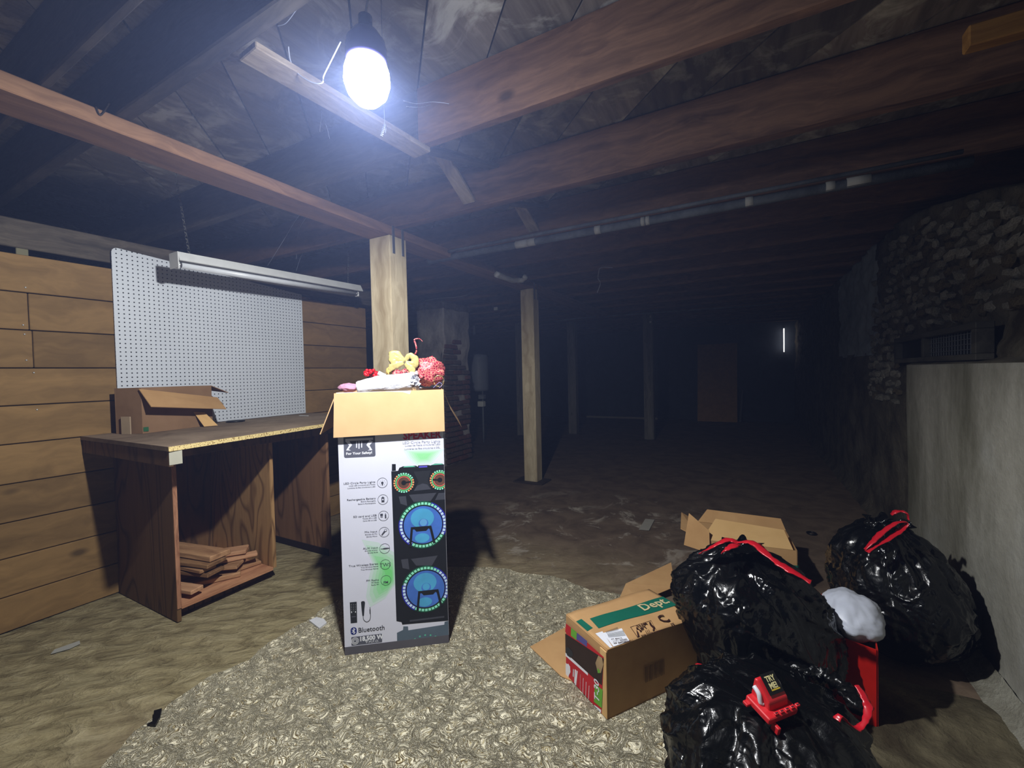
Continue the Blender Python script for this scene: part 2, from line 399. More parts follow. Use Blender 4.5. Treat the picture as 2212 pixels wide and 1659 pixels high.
wx = box('wall_outer_right', (XR, Y0, 0), (XR+.1, Y1, 2.55), m_void, bev=0); tag(wx, 'dark backing wall beyond the right foundation wall', kind='structure')  # dark-coloured backing for the void above the wall top
# right foundation wall: plastered lower part with a ledge, rubble above, sloping top
TOP = [(Y0, 1.66), (1.9, 1.80), (2.44, 1.93), (2.74, 2.03), (3.07, 2.095), (3.5, 2.19), (3.92, 2.26), (4.5, 2.262), (12, 2.262)]
def topz(y):
    for (a, za), (b_, zb) in zip(TOP, TOP[1:]):
        if y <= b_: return za+(zb-za)*(y-a)/(b_-a)
    return TOP[-1][1]
def sst(a, b_, x):
    t = max(0, min(1, (x-a)/(b_-a))); return t*t*(3-2*t)
def wallx(y, z):
    near = 1-sst(3.42, 3.56, y)
    base = .93+.03*sst(1.2, 1.5, z)
    lowx = .845
    x = base+(lowx-base)*near*(1-sst(1.248, 1.272, z))
    x += .012*noise.noise(Vector((y*1.3, z*1.5, 2)))
    if z > 1.28 or y > 3.55:
        a = .028 if z > 1.1 else .012
        x += a*noise.fractal(Vector((y*6, z*9, 1)), 1, 2, 3)
    x -= .05*max(0, 1-z/.09)**2      # cove at the foot
    return x
NV = 100
def wr_fn(u, v):
    y = Y0+(Y1-Y0)*u**1.0
    tz = topz(y)
    if v > .97: return (wallx(y, tz)+(v-.97)/.03*.7, y, tz+.01*(v-.97)/.03)
    z = v/.5*1.248 if v <= .5 else (1.248+(v-.5)/.03*.024 if v <= .53 else 1.272+(v-.53)/.44*(tz-1.272))
    return (wallx(y, z), y, z)
def wr_mat(u, v):
    y = Y0+(Y1-Y0)*u; z = v/.5*1.248 if v <= .5 else 1.272+max(0, v-.53)/.44*(topz(y)-1.272)
    e = .06*noise.noise(Vector((y*3, z*3, 9)))
    if z < 1.26 and y < 3.5+e: return 0
    if y > 4.6+2*e and z > 1.35+e and y < 6.3: return 2
    return 1
m_rubble = soot('rubble_mortar', (96, 90, 76), (52, 46, 36), 4, 1, 1., (112, 110, 100))
m_grparge = soot('grey_parging', (150, 160, 170), (116, 124, 132), 3, 1, .2)
wr = grid('wall_right', 420, NV, wr_fn, [m_conc, m_rubble, m_grparge], matfn=wr_mat); tag(wr, 'old foundation wall, plastered below and bare rubble above', kind='structure')
m_stones = [soot('stone_grey', (150, 147, 136), (96, 92, 82), 6, 1, .6), soot('stone_brown', (118, 108, 86), (74, 64, 48), 6, 1, .6), soot('stone_pale', (176, 172, 160), (116, 112, 100), 6, 1, .6)]
stone_me = []
for s in range(7):
    bm = bmesh.new(); bmesh.ops.create_icosphere(bm, subdivisions=1, radius=1)
    for v in bm.verts:
        q = v.co.copy(); f = 1+.35*noise.noise(q*1.3+Vector((s*7, 0, 0))); v.co = Vector((q.x*.5*f, max(-1, min(1, q.y*1.15*f)), max(-.8, min(.8, q.z*f))))
    me = D.meshes.new('stone'); bm.to_mesh(me); bm.free(); me.materials.append(m_stones[s % 3]); stone_me.append(me)
z = 1.0; nst = 0
while z < 2.25:
    y = 2.35+random.uniform(0, .1)
    while y < 4.75:
        wd = random.uniform(.045, .12); ht = random.uniform(.028, .052)
        ok = z < topz(y)-.05 and random.random() < .93
        if z < 1.45 and y < 3.86: ok = False
        if z < 1.2 and y < 3.6: ok = False
        if y > 4.3 and z > 1.7: ok = ok and random.random() < .35
        if ok and nst < 290:
            o = D.objects.new('stone', stone_me[random.randrange(7)]); link(o, wr)
            o.location = (wallx(y, z)-.002, y, z+random.uniform(-.012, .012)); o.scale = (random.uniform(.03, .06), wd*.62, ht*.8)
            o.rotation_euler = (random.uniform(-.35, .35), 0, random.uniform(-.15, .15)); nst += 1
        y += wd*1.12
    z += .062
def fil(u, v):
    y = 1.2+2.2*u; f = .085*(1-v); n = noise.fractal(Vector((y*9, v*3, 6)), 1, 2, 4)
    return (wallx(y, .02)-.07*v+.004*n*v+.012-.0, y, max(-.003, .075*(1-v)**1.6+.012*n*(1-v)-.002*v))
fo = grid('mortar_fillet', 160, 10, fil, soot('pale_fillet', (166, 164, 150), (104, 98, 82), 7, 1, 1.)); fo.parent = wr
# daylight slit in the far corner
sl = box('window_1', (.725, 11.38, 1.60), (.741, 11.40, 2.12), emis('daylight', (255, 250, 255), 4), bev=0); tag(sl, 'thin slit of daylight at the far right corner', kind='structure')

# ================================================================== POSTS, GIRDER
g = box('girder', (-2.295, Y0+.02, 2.206), (-2.10, 7.35, 2.268), m_girder(), bev=.004)
tag(g, 'long flat timber carrying the joists over the two pale posts', 'beam')
def post(x0, x1, y0, y1, top, label, straps, mat=None, plate=False):
    t = empty('wood_post', ((x0+x1)/2, (y0+y1)/2, 0), 0, label, 'post', 'wooden support posts')
    hx, hy = (x1-x0)/2, (y1-y0)/2
    box('shaft', (-hx, -hy, .012 if plate else 0), (hx, hy, top), mat or m_post(), t, .006, segs=2)
    for s in straps:
        box('metal_strap', (hx+.0005, s-.012, top-.12), (hx+.004, s+.012, top+.066), m_metal, t, .001)
    if plate: box('base_plate', (-.20, -.13, 0), (.17, .13, .013), plain('rusty_plate', (66, 56, 50), .7, .3, .3), t, .003)
    return t
post(-2.288, -2.10, 2.172, 2.333, 2.205, 'thick pale post with two metal straps, right behind the tall box', (-.045, .045))
post(-2.262, -2.10, 4.385, 4.525, 2.205, 'pale post on a dark plate standing alone in mid-floor', (-.04, .04), None, True)
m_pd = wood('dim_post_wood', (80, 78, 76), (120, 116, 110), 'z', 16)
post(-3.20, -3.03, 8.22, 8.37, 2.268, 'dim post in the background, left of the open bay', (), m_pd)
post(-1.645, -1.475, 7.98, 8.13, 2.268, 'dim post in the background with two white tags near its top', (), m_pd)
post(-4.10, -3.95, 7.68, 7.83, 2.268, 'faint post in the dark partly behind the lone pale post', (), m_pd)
pt = [o for o in COL.objects if o.name.startswith('wood_post')][3]
for z_ in (2.10, 2.2): box('white_tag', (.035, -.082, z_), (.07, -.077, z_+.035), m_white, pt, 0)

# ================================================================== CHIMNEY
ch = empty('brick_chimney', (-3.60, 4.69, 0), 0, 'old brick chimney stack with crumbling plaster behind the tall box', 'chimney')
def chm(u, v):
    z = v*2.20; per = [(-.47, .61), (-.47, 0), (0, 0), (0, .61)]
    t = u*3; i = min(2, int(t)); f = t-i; x = per[i][0]+(per[i+1][0]-per[i][0])*f; y = per[i][1]+(per[i+1][1]-per[i][1])*f
    n = .016*noise.fractal(Vector((x*5, y*5+7, z*5)), 1, 2, 4)
    cut = .035*sst(1.75, 1.45, z+.25*noise.noise(Vector((y*5, 2, z*2))))*(1 if t > 1.96 else .2)
    return (x+(n if t > 2 else 0)-cut, y+(n if t <= 2 else 0), z)
grid('plaster_core', 90, 70, chm, soot('chimney_plaster', (178, 172, 170), (104, 98, 98), 3, .6, .7, (164, 158, 156)), ch)
box('cap', (-.50, -.03, 2.15), (.02, .63, 2.262), soot('chimney_cap', (120, 112, 108), (66, 58, 56), 5), ch, .02, jit=.012)
m_br = [soot('brick_red', (132, 88, 78), (92, 64, 58), 12, 1, .6), soot('brick_dark', (136, 108, 98), (58, 44, 40), 12, 1, .6), soot('brick_grey', (124, 104, 96), (72, 62, 58), 12, 1, .6)]
bme = []
for s in range(6):
    bm = bmesh.new(); bmesh.ops.create_cube(bm, size=1)
    for v in bm.verts: v.co = Vector((v.co.x*(1+.0)*1, v.co.y, v.co.z))+Vector([random.uniform(-.06, .06) for _ in range(3)])
    bmesh.ops.bevel(bm, geom=list(bm.edges), offset=.09, segments=1, affect='EDGES')
    me = D.meshes.new('brick'); bm.to_mesh(me); bm.free(); me.materials.append(m_br[s % 3]); bme.append(me)
r = 0; z = .03
while z < 1.72:
    ys = .004 if r % 2 else -.10
    while ys < .58:
        wd = .2; a = max(ys, .004); b_ = min(ys+wd, .605)
        lim = .02 if z < 1.35 else (.0 if z < 1.5 else .0)
        if b_-a > .06 and not (random.random() < .07) and not (z > 1.3 and a > .22+random.uniform(-.05, .1)):
            o = D.objects.new('brick', random.choice(bme)); link(o, ch)
            o.location = (-.035+random.uniform(-.010, .010), (a+b_)/2, z+.03); o.scale = (.09, b_-a-.014, .056); o.rotation_euler = (random.uniform(-.03, .03), 0, random.uniform(-.03, .03))
        ys += wd
    z += .072; r += 1

# ================================================================== WORKBENCH
wbn = empty('workbench', (-2.8, 1.6, 0), 0, 'rough plywood workbench with an open cabinet and particle board top', 'workbench')
def WB(name, lo_, hi, mat, bev=.002, par=None): 
    return box(name, (lo_[0]+2.8, lo_[1]-1.6, lo_[2]), (hi[0]+2.8, hi[1]-1.6, hi[2]), mat, par or wbn, bev)
m_topw = soot('worn_bench_top', (150, 132, 112), (112, 96, 80), 3, 1, .15)
b = NB('particle_edge'); c = b.coords(); v = b.noise(c, 160, 2, .5); m_edge = b.fin(b.ramp(v, [(.36, (120, 88, 44)), (.46, (226, 204, 142))]).outputs[0], .8, .2)
prism('top', [(x+2.8, y-1.6) for x, y in ((-3.290, .950), (-2.298, .950), (-2.468, 2.40), (-3.290, 2.40))], .934, .955, m_topw, wbn)
prism('top_edge', [(x+2.8, y-1.6) for x, y in ((-2.2975, .950), (-2.290, .950), (-2.460, 2.40), (-2.4675, 2.40))], .934, .9545, m_edge, wbn)
WB('end_apron', (-3.285, .954, .862), (-2.303, .973, .933), m_bench_dark)
WB('front_rail', (-2.57, 1.106, .862), (-2.553, 2.38, .933), m_bench_dark)
WB('corner_tag', (-2.302, .954, .870), (-2.299, 1.006, .932), plain('tag_grey', (190, 188, 170), .7), .0005)
WB('side_panel', (-3.285, 1.085, .0), (-2.60, 1.105, .933), m_bench_dark)
WB('panel_edge', (-2.599, 1.085, .07), (-2.594, 1.105, .86), wood('ply_edge', (120, 76, 52), (190, 140, 108), 'z', 60, knots=False), .001)
WB('side_panel', (-3.285, 1.60, .075), (-2.60, 1.62, .933), m_bench_light)
WB('panel_edge', (-2.599, 1.60, .075), (-2.594, 1.62, .90), m_bench_light, .001)
WB('cabinet_floor', (-3.285, 1.105, .062), (-2.597, 1.60, .08), wood('shelf_ply', (140, 92, 64), (196, 146, 108), 'y', 20), .001)
WB('toe_kick', (-3.285, 1.105, .0), (-2.68, 1.62, .062), m_bench_dark)
WB('back_panel', (-3.290, 1.105, .08), (-3.286, 1.60, .933), m_bench_dark)
o = WB('leg_panel', (-3.285, 2.0, .0), (-2.585, 2.02, .933), ply('leg_plywood', (92, 64, 42), (136, 100, 70)))
WB('rot_strip', (-3.27, 1.994, .0), (-2.59, 2.0005, .045), plain('rotten_edge', (36, 20, 16), .95), .001)
# wood offcuts in the cabinet
m_off = [wood('offcut_tan', (136, 98, 68), (190, 148, 108), 'x', 24, knots=False), wood('offcut_brown', (104, 74, 50), (160, 122, 84), 'x', 24, knots=False), wood('offcut_pale', (160, 116, 84), (206, 160, 122), 'x', 24, knots=False)]
OFF = [  # cx, cy, z, length, width, thick, yaw deg, tilt, label
 (-2.78, 1.30, .081, .36, .11, .022, 62, 0, 0, 'reddish offcut lying lowest at the cabinet front edge'),
 (-2.76, 1.50, .081, .20, .07, .018, 80, 0, 0, 'short flat offcut on the cabinet floor by the right panel'),
 (-2.74, 1.16, .104, .26, .07, .026, 12, 0, 2, 'short block end pointing out just above the lowest offcut'),
 (-2.83, 1.32, .133, .40, .10, .020, 40, 0, 0, 'long tan offcut crossing the pile in its lower half'),
 (-2.81, 1.25, .155, .36, .11, .024, 15, 0, 1, 'wide offcut with slanted end in the middle of the pile'),
 (-2.74, 1.46, .155, .22, .06, .020, 66, 0, 2, 'narrow slanted offcut leaning toward the right panel'),
 (-2.82, 1.24, .181, .34, .09, .022, 8, 0, 0, 'rounded-end offcut below the dark board'),
 (-2.86, 1.37, .181, .40, .09, .026, 50, 0, 2, 'pale offcut propped high against the right panel'),
 (-2.82, 1.25, .208, .40, .12, .028, 14, 0, 1, 'dark weathered board second from the top of the pile'),
 (-2.86, 1.28, .238, .46, .12, .028, 10, 0, 0, 'smooth tan board topmost in the pile'),
]
for (cx, cyy, z_, L, W, T, yw, tl, mi, lab) in OFF:
    o = box('wood_offcut', (-L/2, -W/2, 0), (L/2, W/2, T), m_off[mi], None, .004, jit=.003); o.location = (cx, cyy, z_+.004+T/2); o.rotation_euler = (0, 0, radians(yw)); tag(o, lab, 'board', 'wood offcuts in the bench cabinet')
# pen marks on plywood are left to the grain; a bent wire scribble on the panel
P = [on(a, b_, 1, 1.597) for a, b_ in ((441, 1172), (438, 1155), (447, 1145), (452, 1144), (449, 1158), (443, 1172))]
tube('pen_mark', [p-wbn.location for p in P], .0016, m_black, wbn, 4, 4, closed=True)

# pegboard
b = NB('pegboard_hardboard'); tc = b.n('TexCoord'); mp = b.n('Mapping', Vector=tc.outputs['Object'], Scale=(1, 1, 1)); mp.inputs['Location'].default_value = (0, 10.006, 10.01)
sx = b.n('SeparateXYZ', Vector=mp.outputs[0]); ds = []
for i in (1, 2):
    m1 = b.n('Math', _operation='MODULO', i0=sx.outputs[i]); m1.inputs[1].default_value = .0254
    m2 = b.n('Math', _operation='SUBTRACT', i0=m1.outputs[0]); m2.inputs[1].default_value = .0127
    m3 = b.n('Math', _operation='MULTIPLY', i0=m2.outputs[0], i1=m2.outputs[0]); ds.append(m3)
sm = b.n('Math', _operation='ADD', i0=ds[0].outputs[0], i1=ds[1].outputs[0]); lt = b.n('Math', _operation='LESS_THAN', i0=sm.outputs[0]); lt.inputs[1].default_value = .0040**2
col = b.mix(lt.outputs[0], b.mix(b.noise(b.coords(), 3, 4), (196, 202, 210), (214, 220, 228)), (16, 16, 18))
m_peg = b.fin(col, .5, .35)
ya, yb, za, zb = 1.118, 2.352, .958, 1.995
outl = []
def rc(cy_, cz_, a0, r=.028): return [(cy_+r*cos(radians(a0+a)), cz_+r*sin(radians(a0+a))) for a in (0, 30, 60, 90)]
outl = [(yb, 1.00), (yb, 1.955)] + rc(ya+.028, 2.052-.028, 90) + [(ya, 1.2), (ya, za), (yb, za)]
cyp, czp = (ya+yb)/2, 1.5
pts = [(-3.283, y, z_) for y, z_ in outl]; n = len(pts)
V = [(0, y-cyp, z_-czp) for _, y, z_ in pts]+[(.007, y-cyp, z_-czp) for _, y, z_ in pts]
Fc = [list(range(n)), list(range(n, 2*n))[::-1]]+[[i, n+i, n+(i+1) % n, (i+1) % n] for i in range(n)]
pg = mesh('pegboard', V, Fc, m_peg, None, (-3.290, cyp, czp)); tag(pg, 'white pegboard leaning on the board wall above the workbench', 'pegboard')

# hanging fluorescent fixture
fx = empty('shop_light', (-2.9, 1.94, 1.95), 0, 'unlit white fluorescent tube light hanging over the pegboard', 'light fixture')
fx.rotation_euler = (radians(1.3), 0, 0)
HL = .67
prof = [(-.035, .062), (.035, .062), (.062, .012), (.058, .008), (.02, .028), (-.02, .028), (-.058, .008), (-.062, .012)]
n = len(prof); V = [(x, -HL, z_) for x, z_ in prof]+[(x, HL, z_) for x, z_ in prof]
Fc = [list(range(n)), list(range(n, 2*n))[::-1]]+[[i, n+i, n+(i+1) % n, (i+1) % n] for i in range(n)]
mesh('housing', V, Fc, m_white, fx)
tube('fluorescent_tube', [(0, -HL+.03, -.006), (0, HL-.03, -.006)], .019, plain('frosted_tube', (216, 220, 224), .3, .5), fx, 20, curve=False)
for s in (-1, 1):
    tube('tube_cap', [(0, s*(HL-.03), -.006), (0, s*(HL-.012), -.006)], .0195, plain('tube_cap_metal', (150, 150, 150), .3, .5, .8), fx, 16, curve=False)
    box('socket', (-.02, s*(HL-.012)-.008, -.03), (.02, s*(HL-.012)+.008, .03), m_white, fx, .004)
box('end_plate', (-.05, -HL-.004, -.03), (.05, -HL+.001, .06), m_white, fx, .002)
chain_pts = []
def chain(name, top, bot, parent, n=14, r=.0065):
    V, Fc = [], []; top = Vector(top); bot = Vector(bot)
    for i in range(n):
        c = top.lerp(bot, (i+.5)/n); d = (bot-top).normalized(); L = (bot-top).length/n*.72
        s = Vector((1, 0, 0)) if i % 2 else Vector((0, 1, 0))
        ring = [c+d*L*cos(a)+s*r*sin(a) for a in [2*pi*j/10 for j in range(10)]]
        v, f = tube_geo(ring, .0011, 4, 1, True); o_ = len(V); V += v; Fc += [[q+o_ for q in ff] for ff in f]
    return mesh(name, V, Fc, plain('chain_steel', (140, 138, 130), .4, .5, .7), parent, smooth=True)
chain('chain', (.0, -HL+.03, .572), (.0, -HL+.08, .062), fx, 28)
chain('chain', (.0, HL-.06, .572), (.0, HL-.10, .062), fx, 28)

# carton on the bench
bx = empty('bench_carton', (-3.10, 1.25, .956), 0, 'opened brown carton with a drooping flap at the left end of the bench', 'box')
C0, C1, C2, C3 = Vector((-3.03, 1.135)), Vector((-3.20, 1.075)), Vector((-3.105, 1.54)), Vector((-3.255, 1.48))
cb = [C1, C0, C2, C3]; off = Vector((-3.10, 1.25))
H_ = .262
m_cdk = cardboard('brown_carton', (150, 120, 92), (118, 90, 64))
for i, nm in enumerate(('side', 'side', 'side', 'side')):
    a, b_ = cb[i]-off, cb[(i+1) % 4]-off
    slab('carton_wall', [(a.x, a.y, 0), (b_.x, b_.y, 0), (b_.x, b_.y, H_), (a.x, a.y, H_)], -.004, m_cdk, bx)
mesh('carton_floor', [(p.x-off.x, p.y-off.y, .003) for p in cb], [[0, 1, 2, 3]], m_cdk, bx)
a = C0-off; b_ = C2-off
fa, fb = Vector((a.x+.005, a.y-.01, H_-.005)), Vector((b_.x+.01, b_.y+.03, H_-.08))
slab('flap', [fa, fb, fb+Vector((.10, .0, -.075)), fa+Vector((.10, .015, -.10))], .004, m_card, bx)
slab('flap', [(b_.x, b_.y, H_), (cb[3].x-off.x, cb[3].y-off.y, H_), (cb[3].x-off.x+.02, cb[3].y-off.y+.10, H_-.03), (b_.x+.03, b_.y+.09, H_-.05)], .004, m_cdk, bx)
slab('torn_flap', [(b_.x+.02, b_.y-.12, .10), (b_.x+.03, b_.y-.06, .09), (b_.x+.10, b_.y-.02, .004), (b_.x+.08, b_.y-.09, .004)], .003, m_card2, bx)
p = on(287, 925, 0, C0.x); 
box('tape', (C1.x-off.x+.06, C1.y-off.y+.012, .0), (C1.x-off.x+.12, C1.y-off.y+.018, .10), plain('clear_tape', (178, 158, 132), .25, .5), bx, 0, rot=(0, 0, math.atan2(C0.y-C1.y, C0.x-C1.x)))
box('green_mark', (a.x-.004, a.y+.004, .012), (a.x+.002, a.y+.028, .036), plain('green_ink', (40, 96, 60), .7), bx, 0)
dk = lathe('black_disc', [(.055, 0), (.06, .004), (.055, .010), (.02, .012)], m_black, None, 24, (-3.17, 1.72, .956)); tag(dk, 'flat black disc lying on the bench against the pegboard', 'disc')
st = box('white_strip', (-3.10, 2.16, .9565), (-3.0, 2.175, .96), m_white, None, .0005); tag(st, 'thin white strip near the right end of the bench top', 'strip')

# ================================================================== LAMP
lm = empty('hanging_bulb', LAMP, 0, 'glaring white bulb with a ribbed collar hanging among the joists', 'lamp')
lathe('bulb_glass', [(.004, -.066), (.030, -.060), (.051, -.038), (.060, -.008), (.058, .022), (.052, .04)], emis('lit_bulb', (225, 235, 255), 14), lm, 28)
lathe('ribbed_collar', [(.05, .042), (.054, .05), (.05, .058), (.054, .066), (.05, .074), (.053, .082), (.048, .09), (.05, .098), (.044, .106), (.034, .122), (.02, .13)], plain('collar_plastic', (120, 110, 190), .35, .5), lm, 28)  # violet tint of the collar imitates glare above the bulb
lathe('socket', [(.018, .13), (.018, .165), (.006, .17)], plain('socket_brown', (60, 50, 60), .5), lm, 14)
tube('cord', [(0, 0, .168), (.01, .01, .25), (-.02, .03, .33), (.0, .02, .47)], .0035, m_white, lm, 6)
cord = [on(x, y, 1, .93) for x, y in ((623, 100), (627, 130), (640, 155), (662, 172), (682, 180), (697, 178), (699, 165), (712, 138), (736, 90))]
tg = tube('string', cord, .0022, plain('white_string', (230, 232, 240), .7), None, 6); tag(tg, 'white string looping below the left of the bulb', 'string')
sp = [on(831+4*sin(i*2.2)-i*.35, 268+i*1.25, 1, 1.1) for i in range(22)]
sp = [Vector((sp[0].x, sp[0].y, 2.521))]+sp
o = tube('hanging_spring', sp, .0012, m_metal, None, 4, 3); tag(o, 'tiny coiled spring dangling right below the bulb', 'spring')
hk = [on(x, y, 1, .78) for x, y in ((207, 232), (213, 243), (217, 249), (224, 243), (231, 233), (237, 223))]
hk = [Vector((-2.095, p.y, p.z)) for p in [on(x, y, 0, -2.095) for x, y in ((207, 230), (211, 241), (217, 249), (225, 241), (231, 232), (237, 223))]]
o = tube('bent_hook', hk, .003, plain('dark_nail', (60, 52, 46), .5, .4, .5), None, 6, 3); tag(o, 'bent nail hook on the long girder', 'hook')

# ---- cobwebs
def web(pts, r=.0009): return tube_geo(catmull([on(x, y, 1, yv) for x, y, yv in pts], 5), r, 4)
V, Fc = [], []
for pl in ([(708, 378, 1.9), (704, 410, 1.9), (701, 430, 1.92), (660, 452, 1.95), (640, 474, 1.97), (612, 520, 2.0), (578, 574, 2.1)],
           [(690, 438, 2.0), (668, 462, 2.1), (645, 500, 2.2), (640, 560, 2.3)], [(740, 470, 2.2), (690, 510, 2.3), (655, 545, 2.35), (640, 585, 2.4)],
           [(692, 236, 1.3), (695, 250, 1.3), (692, 270, 1.3), (691, 285, 1.3)], [(695, 250, 1.3), (706, 275, 1.3), (712, 300, 1.3)],
           [(872, 218, 1.2), (900, 224, 1.3), (935, 220, 1.4), (970, 224, 1.45)], [(878, 230, 1.2), (905, 232, 1.3), (930, 227, 1.4)],
           [(634, 455, 1.95), (655, 466, 1.95)], [(600, 56, .9), (618, 50, .9), (640, 22, .9)]):
    v, f = web(pl, .0011); o_ = len(V); V += v; Fc += [[q+o_ for q in ff] for ff in f]
o = mesh('cobweb', V, Fc, plain('cobweb_silk', (200, 204, 220), .8)); tag(o, 'dusty cobweb strands hanging around the bulb and the girder', 'cobweb', kind='stuff')

# ================================================================== PIPES AND WIRES
m_pipe = soot('grey_pipe', (124, 130, 138), (84, 88, 96), 5, 1, .3)
pp = empty('ceiling_pipe', (-.6, 2.88, 2.215), 0, 'long grey pipe running under the joists across the room', 'pipe')
tube('pipe_run', [(-1.75, 0, 0), (1.55, 0, -.005)], .026, m_pipe, pp, 14, curve=False)
for xx, L in ((-.86, .05), (-.78, .03), (-.28, .02), (.02, .012), (.05, .012), (.62, .02), (1.0, .02), (1.12, .05)):
    tube('coupling', [(xx-L, 0, 0), (xx+L, 0, 0)], .0295, plain('pipe_putty', (196, 196, 192), .8), pp, 12, curve=False)
tube('pipe_run', [(-1.75, -.055, .03), (1.5, -.055, .03)], .012, m_pipe, pp, 8, curve=False)
p2 = tube('conduit', [on(1120, 703, 1, 7.45), on(1253, 687, 1, 7.45), on(1684, 656, 1, 7.45)], .012, m_pipe, None, 8, curve=False); tag(p2, 'thin conduit crossing the far bays above the dim posts', 'pipe')
p3 = tube('far_pipe', [(-3.7, 11.36, 2.33), (-1.77, 11.36, 2.33), (.26, 11.36, 2.32)], .028, m_pipe, None, 8, curve=False); tag(p3, 'pipe along the top of the far end wall', 'pipe')
p4 = box('sill_board', (-4.05, 11.3, .0), (-1.9, 11.36, .05), plain('pale_sill', (150, 146, 140), .8), None, .004); tag(p4, 'pale board lying along the foot of the far wall', 'board')
# wrapped elbow near the girder
e1, e2 = on(1072, 592, 0, -2.068), on(1118, 606, 0, -2.068)
o = tube('wrapped_elbow', [e1, (e1+e2)/2+Vector((0, 0, -.01)), e2, e2+Vector((.06, .02, .01)), e2+Vector((.10, -.02, .025))], lambda t: .026, plain('pale_wrap', (205, 205, 202), .8), None, 8, 5, wob=.6); tag(o, 'lumpy white wrapped elbow beside the girder above the lone post', 'pipe')
o = tube('loose_wire', [on(x, y, 1, 4.7) for x, y in ((917, 650), (945, 645), (985, 642), (1005, 638), (1030, 629), (1056, 627))], .004, plain('grey_wire', (176, 176, 184), .6), None, 6); tag(o, 'pale cable sagging above the chimney', 'cable')
o = tube('loose_wire', [Vector((-1.152, 4.228, 2.272))]+[on(x, y, 1, 4.22) for x, y in ((1298, 578), (1293, 590), (1292, 602), (1297, 612), (1290, 632))], .004, plain('grey_wire', (176, 176, 184), .6), None, 6); tag(o, 'looped wire dangling from the joists right of the lone post', 'cable')
# tank and small fittings beyond the chimney
tk = empty('wall_tank', (-4.36, 6.7, .0), 0, 'pale upright tank half hidden behind the right side of the chimney', 'tank')
lathe('tank_body', [(.02, .93), (.17, .95), (.18, .99), (.18, 1.56), (.16, 1.61), (.03, 1.63)], plain('tank_enamel', (120, 126, 140), .5), tk, 24)
tube('tank_pipe', [(.1, -.04, .94), (.1, -.04, .3), (.1, -.04, .0)], .015, m_pipe, tk, 8, curve=False)
box('valve', (.05, -.12, .80), (.16, -.02, .88), m_pipe, tk, .01); box('valve', (.03, -.12, .66), (.15, -.02, .76), m_white, tk, .01)
o = box('white_fitting', (0, 0, 0), (.06, .03, .05), m_white, None, .006); o.location = on(1071, 667, 1, 5.6); tag(o, 'small white fitting under the joists right of the chimney', 'fitting')
o = box('wall_strip', (0, 0, 0), (.04, .02, .15), m_metal, None, .004); o.location = on(1024, 713, 1, 6.2); tag(o, 'short pale strip on the dark wall right of the chimney', 'strip')
# leaning panel at the far wall
lp_ = box('leaning_panel', (-.42, -.02, 0), (.42, .02, 1.84), plain('brown_board', (184, 140, 84), .8, var=.3), None, .004); lp_.location = (-.62, 11.17, .93); lp_.rotation_euler = (radians(-8), radians(0), 0)
tag(lp_, 'brown board leaning against the far wall', 'panel')
o = box('metal_strip', (-.02, -.02, 0), (.02, .02, .75), plain('dull_strip', (70, 72, 78), .6), None, .003); o.location = (-.12, 11.1, .39); o.rotation_euler = (radians(-6), radians(4), 0); tag(o, 'narrow metal strip leaning beside the far brown board', 'strip')

# ================================================================== VENT WINDOW IN THE RIGHT WALL
vt = empty('foundation_vent', (.90, 3.19, 1.262), 0, 'dark two pane wooden vent window on the ledge of the right wall', 'window')
m_fr = wood('vent_frame_wood', (44, 42, 40), (70, 68, 62), 'y', 20)
vt.rotation_euler = (0, 0, radians(-1))
for nm, lo_, hi in (('frame_rail', (-.03, -.62, 0), (.03, .64, .028)), ('frame_rail', (-.03, -.62, .135), (.03, .64, .165)), ('frame_stile', (-.03, -.62, .028), (.03, -.575, .135)), ('frame_stile', (-.03, .595, .028), (.03, .64, .135)), ('mullion', (-.03, .05, .028), (.03, .085, .135))):
    box(nm, lo_, hi, m_fr, vt, .003)
for y0_, y1_ in ((-.575, .05), (.085, .595)):
    box('pane', (.005, y0_, .028), (.01, y1_, .135), plain('dirty_glass', (16, 17, 19), .2, .5), vt, 0)
V, Fc = [], []
for i in range(16):
    yq = -.53+.036*i; v, f = tube_geo([Vector((-.005, yq, .03)), Vector((-.005, yq, .133))], .0018, 4); o_ = len(V); V += v; Fc += [[q+o_ for q in ff] for ff in f]
for j in range(4):
    zq = .05+.024*j; v, f = tube_geo([Vector((-.006, -.57, zq)), Vector((-.006, .045, zq))], .0018, 4); o_ = len(V); V += v; Fc += [[q+o_ for q in ff] for ff in f]
tag(mesh('wire_mesh', V, Fc, m_metal, vt), kind='stuff')

